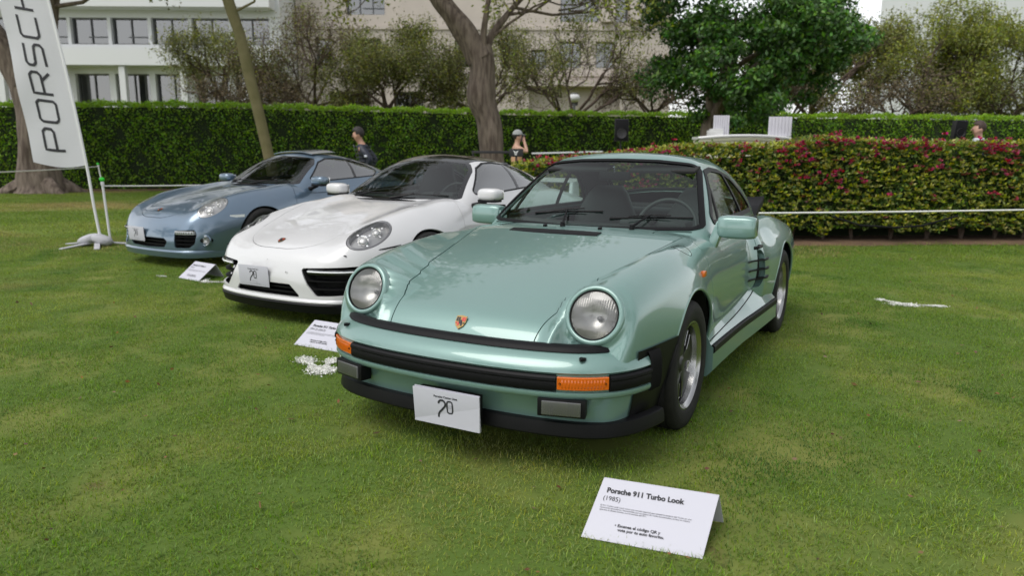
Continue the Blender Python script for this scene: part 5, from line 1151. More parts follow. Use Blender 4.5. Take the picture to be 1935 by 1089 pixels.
# dense round tree
def dense_tree(name, label, X, Y, cz, rx, rz, seed, nclump=150, trunk_x=-1.1, per=210, ls=.15):
    r = np.random.default_rng(seed); t0 = tree_root(name, label, X, Y); b = MB()
    limb(b, [(trunk_x, 0, -.1), (trunk_x + .03, 0, 1.0), (trunk_x + .10, 0, 2.0), (trunk_x + .35, 0, 2.9), (trunk_x + .9, 0, cz - .3)], [.30, .22, .20, .17, .12], r, 12, .06)
    for e in ((-.9, -.3, .3), (.5, -.8, -.4), (1.6, .2, .2), (.2, .6, .9)): limb(b, [(trunk_x + .15, 0, 2.2), (trunk_x + .5 + e[0] * .6, e[1] * .7, cz - .9), (trunk_x + .8 + e[0] * 1.6, e[1] * 1.8, cz + e[2])], [.13, .09, .05], r, 8, .05)
    b.build('trunk', 'bark', t0, smooth=60); C = []
    while len(C) < nclump:
        v = r.standard_normal(3); v /= np.linalg.norm(v); q = v * (.60 + .40 * r.random() ** .6); lump = 1 + .13 * math.sin(4 * math.atan2(v[1], v[0]) + seed) + .10 * math.sin(7 * v[2] + 3 * v[0])
        p = np.array((q[0] * rx * lump, q[1] * rx * .9 * lump, cz + q[2] * rz * lump))
        if v[2] < -.55 and r.random() < .55: continue
        C.append(p)
    C = np.array(C); big = .22 + .2 * r.random(len(C)); Pn = np.repeat(C, per, 0); d = r.standard_normal(Pn.shape); d /= np.linalg.norm(d, axis=1)[:, None]; Pn = Pn + d * (np.repeat(big, per) * r.random(len(Pn)) ** .45)[:, None] * np.array((1.5, 1.5, 1.0))
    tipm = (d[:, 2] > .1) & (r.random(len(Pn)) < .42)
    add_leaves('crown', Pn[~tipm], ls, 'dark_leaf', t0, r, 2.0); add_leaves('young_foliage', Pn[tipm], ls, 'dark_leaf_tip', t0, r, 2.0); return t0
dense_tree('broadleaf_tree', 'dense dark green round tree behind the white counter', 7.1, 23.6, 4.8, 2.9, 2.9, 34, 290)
# thin-leaved trees beyond the hedge
def sparse_tree(label, X, Y, trunk, reach, z0, seed, leaf, nleaf, ls, n0=6, depth=4, spread=.6, up=.10, group='thin trees beyond the tall hedge', fl=None, barkm='twig'):
    r = np.random.default_rng(seed); t0 = tree_root('thin_tree', label, X, Y, group); b = MB(); tips = []
    limb(b, [(0, 0, -.1), (trunk * .1, 0, z0 * .5), (trunk * .3, 0, z0)], [.17, .13, .10], r, 8, .06)
    for k in range(n0):
        a = 2 * math.pi * k / n0 + r.uniform(-.4, .4); branches(b, (trunk * .3, 0, z0 * r.uniform(.75, 1)), (math.cos(a), math.sin(a) * .6, r.uniform(.25, .9)), reach * r.uniform(.32, .44), .075, depth - 1, r, tips, spread, up)
    b.build('trunk', barkm, t0, smooth=60); tp = np.array([t for t, d in tips if d <= 1]); k = max(1, nleaf // len(tp)); PP = np.repeat(tp, k, 0) + r.standard_normal((len(tp) * k, 3)) * .26
    add_leaves('crown', PP, ls, leaf, t0, r, 2.4)
    if fl: m2 = PP[r.random(len(PP)) < fl[1]]; add_leaves('young_foliage', m2 + (0, 0, .1), ls, fl[0], t0, r, 2.2)
    return t0
for a in (('thin-leaved tree with brownish twigs before the white building, seen past the banner', -13.0, 34, .3, 4.2, 3.6, 41, 'olive_leaf', 16000, .10), ('thin-leaved brownish tree where the white building meets the beige one', -8.6, 33.5, -.3, 4.2, 3.4, 42, 'brown_leaf', 16000, .10),
          ('leafier green tree over the hedge before the beige building', -5.4, 33, .4, 4.3, 3.3, 43, 'olive_leaf', 24000, .11), ('thin-leaved tree close behind the leaning grey trunk', -1.6, 34, .2, 4.0, 3.4, 44, 'olive_leaf', 15000, .10)):
    sparse_tree(*a, fl=('fresh_leaf', .25))
sparse_tree('bare spreading tree with crooked dark branches over the beige wall', 2.6, 33, .5, 5.2, 3.0, 45, 'olive_leaf', 9000, .10, 7, 4, .7, fl=('fresh_leaf', .3))
sparse_tree('bare thin tree between the beige building and the dense dark tree', 6.4, 34, -.5, 4.2, 3.2, 46, 'brown_leaf', 9000, .10, 6, 4, .7)
for a in (('tall wispy tree rising against the pale sky', 15.8, 40, .2, 5.6, 5.4, 47, 'dark_leaf', 7000, .16), ('grey-green feathery tree beside the dense dark tree', 13.3, 34, .3, 5.2, 3.5, 48, 'olive_leaf', 21000, .13), ('yellow-green feathery tree below the pale tower', 18.4, 34.5, .2, 5.6, 3.7, 49, 'fresh_leaf', 24000, .13), ('olive feathery tree behind the man in a dark suit', 23.4, 35, -.3, 5.4, 3.6, 50, 'olive_leaf', 21000, .13)):
    sparse_tree(*a, fl=('fresh_leaf', .35))
for a in (('low brown thicket tree under the feathery trees', 11.6, 32.2, .2, 3.2, 2.6, 51, 'brown_leaf', 9000, .11), ('low olive thicket tree under the yellow-green tree', 16.2, 32.3, .1, 3.4, 2.6, 52, 'brown_leaf', 10000, .11), ('low dark thicket tree at the hedge end', 21.0, 32.6, .1, 3.4, 2.6, 53, 'olive_leaf', 10000, .11), ('low twiggy shrub tree before the white building windows', -10.8, 31.6, .1, 2.6, 2.6, 54, 'brown_leaf', 6000, .10)):
    sparse_tree(*a)
# unseen trees added on the open side for paintwork reflections and shading
for k, (X, Y, cz, rx, rz) in enumerate(((-13, -9, 7.5, 4.6, 4.2), (2, -15, 8, 5, 4.4), (14, -6, 7, 4.4, 4), (-24, 4, 6.5, 4, 3.6))):
    dense_tree('reflection_tree', ('broad garden tree on the open side of the lawn, facing the white car', 'tall garden tree on the open side of the lawn, facing the green car', 'garden tree on the open side of the lawn beyond the show card', 'garden tree at the lawn end beyond the banner')[k], X, Y, cz, rx, rz, 60 + k, 90, 0.0, 70, .40)
# ---------------------------------------------------------------- buildings
mat('stone_beige', (.50, .445, .40), .9, noise=(1.2, .5, (.42, .375, .34)), bump=(25, .2))
mat('white_wall', (.62, .63, .64), .8, noise=(.6, .4, (.64, .65, .66)))
mat('pale_wall', (.60, .62, .63), .85, noise=(.5, .4, (.53, .55, .56)))
mat('dark_interior', (.02, .022, .024), .8)
mat('frame_grey', (.10, .105, .11), .5)
mat('blind', (.55, .55, .53), .8)
glass('glass_building', (.30, .36, .38), .22)
def facade(name, label, X0, X1, Z1, Y, depth, wall, wins, extras=None, reveal=.45):
    t = thing(name, label, 'building', LW((X0 + X1) / 2, Y), YAW); ox = (X0 + X1) / 2; b = MB()
    xs = sorted({X0, X1, *[w[0] for w in wins], *[w[1] for w in wins]}); zs = sorted({0.0, Z1, *[w[2] for w in wins], *[w[3] for w in wins]})
    def inw(x, z): return any(w[0] < x < w[1] and w[2] < z < w[3] for w in wins)
    for i in range(len(xs) - 1):
        for j in range(len(zs) - 1):
            if not inw((xs[i] + xs[i + 1]) / 2, (zs[j] + zs[j + 1]) / 2):
                b.add([(xs[i] - ox, 0, zs[j]), (xs[i + 1] - ox, 0, zs[j]), (xs[i + 1] - ox, 0, zs[j + 1]), (xs[i] - ox, 0, zs[j + 1])], [(0, 1, 2, 3)])
    a, c = X0 - ox, X1 - ox
    b.add([(a, 0, 0), (a, depth, 0), (a, depth, Z1), (a, 0, Z1)], [(0, 3, 2, 1)]); b.add([(c, 0, 0), (c, depth, 0), (c, depth, Z1), (c, 0, Z1)], [(0, 1, 2, 3)]); b.add([(a, 0, Z1), (c, 0, Z1), (c, depth, Z1), (a, depth, Z1)], [(0, 1, 2, 3)]); b.add([(a, depth, 0), (c, depth, 0), (c, depth, Z1), (a, depth, Z1)], [(3, 2, 1, 0)])
    for (x0, x1, z0, z1, *_) in wins:
        p = [(x0 - ox, z0), (x1 - ox, z0), (x1 - ox, z1), (x0 - ox, z1)]
        b.add([(x, 0, z) for x, z in p] + [(x, reveal, z) for x, z in p], [(i, (i + 1) % 4, 4 + (i + 1) % 4, 4 + i) for i in range(4)])
    w0 = b.build('wall', wall, t, smooth=0)
    for (x0, x1, z0, z1, mull) in wins:
        wn = bpy.data.objects.new('window', None); COL.objects.link(wn); wn.parent = t; wn.location = ((x0 + x1) / 2 - ox, reveal, z0); ww, hh = x1 - x0, z1 - z0
        MB().add([(-ww / 2, .05, 0), (ww / 2, .05, 0), (ww / 2, .05, hh), (-ww / 2, .05, hh)], [(0, 1, 2, 3)]).build('pane', 'glass_building', wn, smooth=0)
        MB().box((0, 1.6, hh / 2), (ww, 3, hh)).build('room', 'dark_interior', wn)
        f = MB(); f.box((-ww / 2 + .04, 0, hh / 2), (.08, .08, hh)); f.box((ww / 2 - .04, 0, hh / 2), (.08, .08, hh)); f.box((0, 0, .04), (ww - .16, .08, .08)); f.box((0, 0, hh - .04), (ww - .16, .08, .08))
        for k in range(1, mull + 1): f.box((-ww / 2 + ww * k / (mull + 1), 0, hh / 2), (.06, .08, hh - .16))
        f.build('frame', 'frame_grey', wn, smooth=0)
        if mull: MB().box((ww * .18, .0, .45), (ww * .55, .05, .06)).build('rail', 'frame_grey', wn, smooth=0)
    return t, ox
wb = [(-10.3, -7.9, 9.6, 11.6, 2), (2.95, 5.35, 9.25, 11.6, 2), (6.4, 7.15, 9.25, 11.6, 0), (8.05, 8.85, 9.15, 11.6, 0), (-6.5, -5.5, 7.6, 8.7, 1), (-.7, .35, 6.5, 8.2, 1), (1.15, 2.15, 6.45, 7.6, 1), (2.95, 4.3, 6.5, 8.1, 1), (5.2, 6.4, 6.5, 8.1, 1), (-12.3, -11.2, 6.4, 8.2, 1), (-9.6, -8.2, 6.4, 8.2, 1), (-3.6, -2.4, 6.5, 8.2, 1), (3.75, 4.15, 4.2, 4.95, 0), (-11.5, -9.0, 3.0, 5.0, 2), (-7.4, -5.6, 3.0, 5.0, 1)]
tb, ox = facade('stone_building', 'beige stone building with deep punched windows beyond the trees', -13.4, 9.9, 19, 48, 14, 'stone_beige', wb)
MB().box((3.9 - ox, -.5, 5.45), (6.6, 1.0, .28)).build('canopy', 'stone_beige', tb, smooth=0)
for x in (.75, 7.0): MB().box((x - ox, -.3, 2.65), (.6, .58, 5.3)).build('pier', 'stone_beige', tb, smooth=0)
for z in (8.85, 6.1): MB().box((-1.75 - ox, -.06, z), (23.0, .11, .22)).build('string_course', 'stone_beige', tb, smooth=0)
for x in (5.85, 7.6, 9.45): MB().box((x - ox, -.25, 11.0), (.85, .5, 3.6)).build('pillar', 'stone_beige', tb, smooth=0)
ww = []
for k in range(13): x = -44.5 + k * 2.35; ww.append((x, x + 2.15, 7.35, 8.85, 1)); ww.append((x, x + 2.0, 2.2, 5.7, 1)); ww.append((x, x + 2.15, 10.6, 12.2, 1))
tw, ox = facade('white_building', 'white building with long window bands beyond the hedge, behind the banner', -45, -13.5, 15, 45, 12, 'white_wall', ww, reveal=.3)
for z in (6.55, 9.75): MB().box((0, -.55, z), (31.0, 1.1, .95)).build('balcony_band', 'white_wall', tw, smooth=0)
for k in range(9): MB().box((-14.2 + k * 3.5, -.8, 3.0), (.35, .35, 6.05)).build('column', 'white_wall', tw, smooth=0)
tt, ox = facade('pale_tower', 'plain pale tower block rising above the yellow-green tree', 36.0, 56, 26, 64, 12, 'pale_wall', [(50, 52, 18, 20, 1)])
for k in range(6): MB().box((0, -.02, 5 + k * 3.2), (19.9, .05, .06)).build('joint', 'frame_grey', tt, smooth=0)
# ---------------------------------------------------------------- lamp post beyond the hedge
t = thing('street_lamp', 'short dark lamp post with pale globe before the beige wall', 'lamp', LW(3.3, 40.5), YAW)
MB().tube([(0, 0, 0), (0, 0, 3.9)], [.09, .07], 8).build('pole', 'frame_grey', t); cushion('globe', (0, 0, 4.15), (.30, .30, .24), 'white_wall', t, e=(1, 1)); MB().lathe([(.001, 4.42), (.2, 4.40), (.22, 4.36)], 12).build('cap', 'frame_grey', t)
# ---------------------------------------------------------------- banner
mat('flag_cloth', (.70, .70, .75), .75, trans=.3, bump=(3, .15)); mat('pole_white', (.72, .72, .73), .4); mat('bag_grey', (.42, .42, .45), .8, bump=(18, .5)); mat('bead_green', (.03, .62, .03), .35)
t = thing('banner', 'tall white feather banner with black lettering standing on a grey sandbag', 'banner', LW(-5.71, 10.14), YAW)
zs = np.linspace(0, 1, 40); path = lambda u: np.array((-.05 - .38 * u - .20 * u * u, 0, .93 + 3.7 * u))
def flag(u, v):                                    # v across from pole side
    p = path(u); wd = .70 - .03 * u; sag = .05 * (1 - u) ** 6 * np.sin(v * np.pi); 
    return np.array((p[0] - wd * v, .022 * np.sin(u * 9 + v * 3) * v + .018 * np.sin(u * 23 + v * 5) * (1 - u) * v, p[2] + .17 - .10 * v * (1 - u) ** 2 - sag + .14 * v))
g = MB(); g.grid(np.array([[flag(u, v) for v in np.linspace(0, 1, 16)] for u in zs])); g.build('flag', 'flag_cloth', t, smooth=80)
MB().tube([(.05, .0, .10), (0, 0, .55)] + [tuple(path(u) + np.array((.012, 0, .1))) for u in np.linspace(-.02, 1, 14)], .019, 8).build('pole', 'pole_white', t)
Lt = {'P': [[(0, 0), (0, 1), (.85, 1), (1, .85), (1, .55), (.85, .42), (0, .42)]], 'O': [[(.12, 0), (0, .14), (0, .86), (.12, 1), (.88, 1), (1, .86), (1, .14), (.88, 0), (.12, 0)]], 'R': [[(0, 0), (0, 1), (.85, 1), (1, .85), (1, .58), (.85, .45), (0, .45)], [(.62, .45), (1, 0)]],
      'S': [[(1, 1), (.14, 1), (0, .88), (0, .64), (.12, .53), (.88, .47), (1, .36), (1, .12), (.86, 0), (0, 0)]], 'C': [[(1, 1), (.13, 1), (0, .87), (0, .13), (.13, 0), (1, 0)]], 'H': [[(0, 0), (0, 1)], [(1, 0), (1, 1)], [(0, .5), (1, .5)]], 'E': [[(1, 1), (0, 1), (0, 0), (1, 0)], [(0, .5), (.9, .5)]]}
u0 = .055
for ch in 'PORSCHE':
    g = MB(); wl, sw_ = .071, .035
    for st in Lt[ch]:
        P = np.array(st, float); Q = []
        for a, c in zip(P[:-1], P[1:]):
            for q in np.linspace(0, 1, 6, endpoint=False): Q.append(a * (1 - q) + c * q)
        Q.append(P[-1]); Q = np.array(Q); T = np.zeros_like(Q); T[1:-1] = Q[2:] - Q[:-2]; T[0] = Q[1] - Q[0]; T[-1] = Q[-1] - Q[-2]; T *= np.array((.30, .26)); T /= np.linalg.norm(T, axis=1)[:, None] + 1e-9
        rows = []
        for (x, y), tt_ in zip(Q, T):
            n = np.array((-tt_[1], tt_[0])) * sw_ / 2; row = []
            for sg in (1, -1): uu = u0 + wl * x + sg * n[0] / 3.7; vv = .30 + (.36 * (1 - y)) - sg * n[1] / .70; vv = 1 - vv; row.append(flag(uu, vv) + np.array((0, -.005, 0)))
            rows.append(row)
        g.grid(np.array(rows))
    g.build('letter', 'ink_black', t, smooth=0); u0 += .0945
bag = MB()
for s in (1, -1): bag.grid(superell((s * .09, -.05, .095), (.145, .11, .065), (.8, .8), (12, 16), Matrix.Rotation(s * .35, 4, 'Y')), close_v=True)
bag.build('sandbag', 'bag_grey', t, smooth=80)
for a in (.25, 2.9, 4.2, 5.2): MB().box((.28 * math.cos(a), .28 * math.sin(a), .035), (.46, .07, .018), Matrix.Rotation(a, 3, 'Z') @ Matrix.Rotation(.10, 3, 'Y')).build('base_leg', 'bag_grey', t, bevel=.006)
# ---------------------------------------------------------------- rope posts
def post(X, Y, lean, label, h=.88):
    t = thing('rope_post', label, 'post', LW(X, Y), YAW, 'white rope posts round the lawn'); MB().tube([(0, 0, -.05), (lean, 0, h)], .017, 8).build('pole', 'pole_white', t)
    cushion('knob', (lean, 0, h + .025), (.035, .035, .032), 'bead_green', t, e=(1, 1)); MB().lathe([(.022, h - .06), (.024, h - .05), (.024, h - .02), (.020, h - .01)], 10, 'z', (lean * .95, 0, 0)).build('rope_clip', 'pole_white', t); return t
post(-5.62, 10.32, -.045, 'white post with green knob beside the banner sandbag'); post(-11.70, 21.4, -.12, 'white post with green knob on the soil by the old tree'); post(-3.5, 13.1, 0, 'white rope post behind the blue car'); post(2.3, 8.1, 0, 'white rope post hidden behind the green car', .70); post(9.0, 9.3, 0, 'white rope post by the flowering hedge end')
mat('rope_white', (.70, .70, .68), .8)
def rope(a, b, sag, label, rr=.011):
    q = np.linspace(0, 1, 14)[:, None]; P = np.array(a) * (1 - q) + np.array(b) * q; P[:, 2] -= sag * 4 * (q * (1 - q))[:, 0]; o = MB(); o.tube(LWa(P), rr, 6); tag(o.build('rope', 'rope_white', smooth=80), label, 'rope', 'white ropes between the posts')
rope((-5.66, 10.32, .815), (-3.5, 13.1, .80), .03, 'white rope leading from the banner post behind the blue car'); rope((-3.5, 13.1, .80), (2.3, 8.1, .68), .05, 'white rope passing behind the white car'); rope((2.3, 8.1, .66), (9.0, 9.3, .70), .015, 'white rope strung before the flowering hedge'); rope((-11.8, 21.4, .83), (-11.0, 12.5, .85), .04, 'white rope running past the old tree and banner', .014)
# ---------------------------------------------------------------- show cards
def card(label, x, y, yaw, ln, ridge, back, title, year, shx=0.0, rear=.09):
    t = thing('show_card', label, 'sign', (x, y, .004), yaw, 'folded show cards on the grass')
    th = .003; up = Vector((shx, back, ridge)).normalized(); nrm = Vector((0, -ridge, back)).normalized(); sl = math.sqrt(shx ** 2 + ridge ** 2 + back ** 2)
    def sheet(nm, o, yv, w_, h_, nn): MB().add([tuple(Vector(o) + Vector((a, 0, 0)) + Vector(yv) * c + Vector(nn) * d) for d in (0, th) for a, c in ((0, 0), (w_, 0), (w_, h_), (0, h_))], [(3, 2, 1, 0), (4, 5, 6, 7), (0, 1, 5, 4), (1, 2, 6, 5), (2, 3, 7, 6), (3, 0, 4, 7)]).build(nm, 'plate_white', t, smooth=0)
    sheet('front_panel', (0, 0, 0), up, ln, sl, nrm); bk = Vector((shx * .6, rear, -ridge)); sheet('rear_panel', (shx, back + .003, ridge), bk.normalized(), ln, bk.length * .97, Vector((0, ridge, rear)).normalized())
    def tx(txt, size, a, c, m, **k):
        me = text_mesh(txt, size, **k); me.transform(Matrix.Translation((a + shx * c / sl, c, th + .0012))); place_mesh(me, (0, 0, 0), (1, 0, 0), up); link('card_print', me, m, t)
    tx(title, sl * .115, ln * .07, sl * .76, 'ink_black', offset=.0013, xscale=.93); tx(year, sl * .105, ln * .06, sl * .63, 'ink_black', xscale=.93)
    tx('El 911 Turbo Look nació como una versión especial que adoptó la estética del Turbo en una\ncarrocería atmosférica. Reconocible por sus pasos de rueda ensanchados, es hoy un clásico\nque une el diseño icónico con la esencia del 911.', sl * .034, ln * .06, sl * .53, 'ink_black')
    tx('• Escanea el código QR y\n   vota por tu auto favorito.', sl * .062, ln * .24, sl * .24, 'ink_black', offset=.0005); return t
card('white folded card with printed text on the grass before the green car', .786, -1.244, R(9), .408, .132, .208, 'Porsche 911 Turbo Look', '(1985)', .03, .06)
card('white folded card on the grass between the white and green cars', -1.958, .16, 0, .40, .13, .209, 'Porsche 911 Turbo S', '(991.2) (2017)')
card('white folded card on the grass beside the blue car bumper', -4.973, 1.552, R(-7.6), .37, .148, .2, 'Porsche 911 Turbo S', '(997.2)')
# ---------------------------------------------------------------- counter, boards, speakers, sign
mat('cream_panel', (.62, .60, .47), .5); mat('gloss_white', (.66, .66, .66), .3, coat=.4); mat('board_white', (.55, .54, .59), .5); mat('speaker_black', (.018, .017, .020), .6)
t = thing('bar_counter', 'curved cream counter with white top standing behind the flowering hedge', 'counter', LW(4.36, 14.0), YAW)
xs = np.linspace(-.87, .87, 20); cz = lambda x: 1.655 - .045 * (x / .87) ** 2; cy = lambda x: .18 * (x / .87) ** 2
def sweep(nm, prof, m, sc=1.0): g = MB(); g.grid(np.array([[(x * sc, cy(x) + a, cz(x) + c) for a, c in prof] for x in xs]), close_v=True); n = len(g.v); k = len(prof); g.f += [tuple(range(k)), tuple(range(n - k, n))]; g.build(nm, m, t, smooth=30)
sweep('counter_top', [(-.06, 0), (-.07, -.025), (-.06, -.05), (.45, -.05), (.45, 0)], 'gloss_white'); sweep('front_rail', [(-.035, -.052), (-.045, -.07), (-.03, -.11), (.40, -.11), (.40, -.052)], 'cream_panel', .98); sweep('front_panel', [(0, -.112), (0, -1.62), (.38, -1.62), (.38, -.112)], 'cream_panel', .96)
for k, (x, w_, h_, lab) in enumerate(((-.43, .30, .36, 'upright white slatted board at the counter end by the tree trunk'), (.68, .44, .36, 'wider white slatted board at the counter end by the pink blossoms'))):
    o = thing('display_board', lab, 'board', LW(4.36 + x, 14.22, cz(x)), YAW, 'white boards on the counter')
    n = 7
    for j in range(n): MB().box((-w_ / 2 + w_ * (j + .5) / n, .01 * k, h_ / 2), (w_ / n - .006, .018, h_)).build('slat', 'board_white', o, bevel=.003)
    MB().box((0, .02, h_ / 2), (w_ * .96, .012, h_ * .96)).build('backing', 'board_white', o)
o = MB(); o.box((0, 0, .05), (.26, .20, .10)); o.box((.02, 0, .115), (.22, .18, .03)); ob = o.build('tray_stack', 'gloss_white', None, bevel=.006); ob.location = LW(3.80, 14.15, cz(-.7)); ob.rotation_euler = (0, 0, YAW); tag(ob, 'small stack of white trays on the cream counter', 'trays')
for i, (X, Y, z, lab, tl) in enumerate(((2.59, 18.0, 1.83, 'black loudspeaker on a stand against the hedge, beyond the green car roof', 0), (7.79, 13.2, 1.73, 'black loudspeaker beside the man in a dark suit', .12))):
    t = thing('loudspeaker', lab, 'speaker', LW(X, Y), YAW, 'black loudspeakers behind the flowering hedge'); k = 1.0 if i == 0 else .62; rt = Matrix.Rotation(tl, 3, 'Y')
    MB().prism([(-.17 * k, -.13 * k), (.17 * k, -.13 * k), (.12 * k, .15 * k), (-.12 * k, .15 * k)], -.26 * k, .26 * k, lambda a, c, d: (a + d * tl * .5, c, z + d)).build('cabinet', 'speaker_black', t, bevel=.012)
    MB().box((-.26 * k * 0, -.136 * k, z), (.31 * k, .012, .48 * k), rt).build('grille', 'black_rubber', t, bevel=.004); MB().lathe([(.001, 0), (.10 * k, .0), (.115 * k, -.008), (.12 * k, 0)], 20, 'y', (0, -.145 * k, z - .08 * k)).build('woofer', 'speaker_black', t)
    MB().tube([(0, 0, .05), (0, 0, z - .26 * k)], .02, 8).build('pole', 'speaker_black', t)
    for a in (.5, 2.6, 4.7): MB().tube([(0, 0, .75), (.45 * math.cos(a), .45 * math.sin(a), .01)], .014, 6).build('leg', 'speaker_black', t)
t = thing('barrier_sign', 'black barrier sign with a white emblem before the person in a cap', 'sign', LW(.02, 16.0), YAW)
MB().box((.07, 0, 1.29), (.30, .03, .17)).build('sign_panel', 'speaker_black', t, bevel=.006); MB().box((-.48, .02, 1.30), (.80, .03, .055)).build('rail', 'speaker_black', t, bevel=.006)
mark = [(-.062, .045), (-.02, .03), (0, .008), (.02, .03), (.062, .045), (.03, .0), (.022, -.045), (0, -.062), (-.022, -.045), (-.03, .0)]
MB().prism([(a + .06, c + 1.295) for a, c in mark[:5]] + [(a + .06, c + 1.295) for a, c in mark[5:]], -.02, -.017, lambda a, c, d: (a, d, c)).build('emblem', 'gloss_white', t, smooth=0); MB().add([(.06 - .010, -.0215, 1.287), (.06 + .010, -.0215, 1.287), (.06, -.0215, 1.247)], [(0, 1, 2)]).build('emblem_core', 'speaker_black', t, smooth=0)
for x in (-.85, .07): MB().tube([(x, .02, 0), (x, .02, 1.28)], .02, 8).build('pole', 'speaker_black', t)
t = thing('low_canopy', 'long grey flat awning edge seen over the flowering hedge end', 'awning', LW(1.25, 17.2), YAW); MB().box((0, 0, 1.30), (1.6, .5, .035), Matrix.Rotation(-.03, 3, 'Y')).build('awning_top', 'pale_wall', t, bevel=.008)
for x in (-.7, .7): MB().tube([(x, 0, 0), (x, 0, 1.29)], .02, 8).build('pole', 'speaker_black', t)
# ---------------------------------------------------------------- people
mat('skin', (.42, .235, .16), .55); mat('skin_light', (.50, .30, .22), .55); mat('hair_dark', (.018, .013, .012), .6, bump=(60, .5)); mat('hair_brown', (.045, .025, .018), .6, bump=(60, .5)); mat('navy_puffer', (.012, .016, .030), .5, bump=(9, .8)); mat('navy_suit', (.012, .013, .022), .75); mat('shirt_white', (.62, .65, .72), .7); mat('trousers_dark', (.03, .03, .035), .8); mat('cap_grey', (.30, .31, .31), .8); mat('peach_top', (.62, .36, .22), .7); mat('eye_dark', (.02, .015, .012), .3); mat('lip', (.30, .12, .09), .6)
def skin_mesh(nodes, edges, m, name, parent, root=0, sub=2):
    me = bpy.data.meshes.new(name); keys = list(nodes); me.from_pydata([nodes[k][0] for k in keys], [(keys.index(a), keys.index(c)) for a, c in edges], []); o = bpy.data.objects.new(name, me); COL.objects.link(o)
    md = o.modifiers.new('skin', 'SKIN'); md.use_smooth_shade = True
    for i, k in enumerate(keys):
        q = nodes[k][1]; me.skin_vertices[0].data[i].radius = (q, q) if np.isscalar(q) else q; me.skin_vertices[0].data[i].use_root = (i == root)
    sb = o.modifiers.new('sub', 'SUBSURF'); sb.levels = sub; sb.render_levels = sub
    dg = bpy.context.evaluated_depsgraph_get(); m2 = bpy.data.meshes.new_from_object(o.evaluated_get(dg)); bpy.data.objects.remove(o); m2.polygons.foreach_set('use_smooth', np.ones(len(m2.polygons), bool)); return link(name, m2, m, parent)
def person(label, X, Y, face, pose, mats, h=1.0, z=0.0):
    """local: facing +x, left side +y"""
    t = thing('person', label, 'person', LW(X, Y, z), YAW + face); bow = pose.get('bow', 0); c, s = math.cos(bow), math.sin(bow)
    def B(x, y, zz):
        if zz > 1.0: dz = zz - 1.0; x, zz = x * c + dz * s, 1.0 + dz * c - x * s
        return (x * h, y * h, zz * h)
    N = dict(pelvis=(B(0, 0, .96), (.155, .115)), waist=(B(.01, 0, 1.10), (.135, .105)), chest=(B(.01, 0, 1.30), (.155, .115)), collar=(B(0, 0, 1.44), (.10, .075)), neck=(B(.015, 0, 1.50), .056), jaw=(B(.04, 0, 1.575), (.068, .072)), skull=(B(.03, 0, 1.66), (.080, .098)), crown=(B(.02, 0, 1.735), (.058, .072)), nose=(B(.142, 0, 1.625), .010), brow=(B(.118, 0, 1.65), .016))
    E = [('pelvis', 'waist'), ('waist', 'chest'), ('chest', 'collar'), ('collar', 'neck'), ('neck', 'jaw'), ('jaw', 'skull'), ('skull', 'crown'), ('skull', 'brow'), ('brow', 'nose')]
    for sd, q in (('l', 1), ('r', -1)):
        N['ear' + sd] = (B(.015, q * .088, 1.635), .016); E.append(('skull', 'ear' + sd))
        a = pose[sd]; N['sh' + sd] = (B(0, q * .175, 1.40), .062); N['el' + sd] = (B(*a[0]), .045); N['wr' + sd] = (B(*a[1]), .030); d = np.array(B(*a[1])) - np.array(B(*a[0])); d /= np.linalg.norm(d); p = np.array(B(*a[1])) + d * .07; N['pa' + sd] = (tuple(p), (.036, .020)); E += [('chest', 'sh' + sd), ('sh' + sd, 'el' + sd), ('el' + sd, 'wr' + sd), ('wr' + sd, 'pa' + sd)]
        side = np.cross(d, (0, 1, 0)); side /= np.linalg.norm(side); bend = np.cross(d, side)
        for k in range(4):
            f0 = p + d * .035 + side * (k - 1.5) * .020; ln = (.032, .037, .034, .026)[k]; f1 = f0 + d * ln + bend * .012 * q; N[f'f{k}a' + sd] = (tuple(f0), .0095); N[f'f{k}b' + sd] = (tuple(f1), .0088); N[f'f{k}c' + sd] = (tuple(f1 + d * ln * .6 + bend * .02 * q), .008); E += [('pa' + sd, f'f{k}a' + sd), (f'f{k}a' + sd, f'f{k}b' + sd), (f'f{k}b' + sd, f'f{k}c' + sd)]
        th = p - d * .03 + side * .04; N['tha' + sd] = (tuple(th), .011); N['thb' + sd] = (tuple(th + d * .04 + side * .012), .0095); E += [('pa' + sd, 'tha' + sd), ('tha' + sd, 'thb' + sd)]
        N['hip' + sd] = ((0, q * .095 * h, .90 * h), .092); N['kn' + sd] = ((.02 * h, q * .10 * h, .50 * h), .062); N['an' + sd] = ((0, q * .10 * h, .09 * h), .042); N['to' + sd] = ((.17 * h, q * .115 * h, .04 * h), .036); E += [('pelvis', 'hip' + sd), ('hip' + sd, 'kn' + sd), ('kn' + sd, 'an' + sd), ('an' + sd, 'to' + sd)]
    skin_mesh(N, E, mats['skin'], 'body', t)
    J = {k: (v[0], (v[1] if np.isscalar(v[1]) else max(v[1])) + .022) if k not in ('waist', 'chest', 'pelvis', 'collar') else (v[0], tuple(x + .022 for x in v[1])) for k, v in N.items() if k in ('pelvis', 'waist', 'chest', 'collar', 'shl', 'shr', 'ell', 'elr', 'wrl', 'wrr')}
    J['collar'] = (J['collar'][0], (.105, .085))
    je = [e for e in E if e[0] in J and e[1] in J]
    if mats.get('bare'): J = {k: v for k, v in J.items() if k[:2] not in ('el', 'wr')}; je = [e for e in je if e[0] in J and e[1] in J]
    skin_mesh(J, je, mats['top'], mats.get('topname', 'jacket'), t)
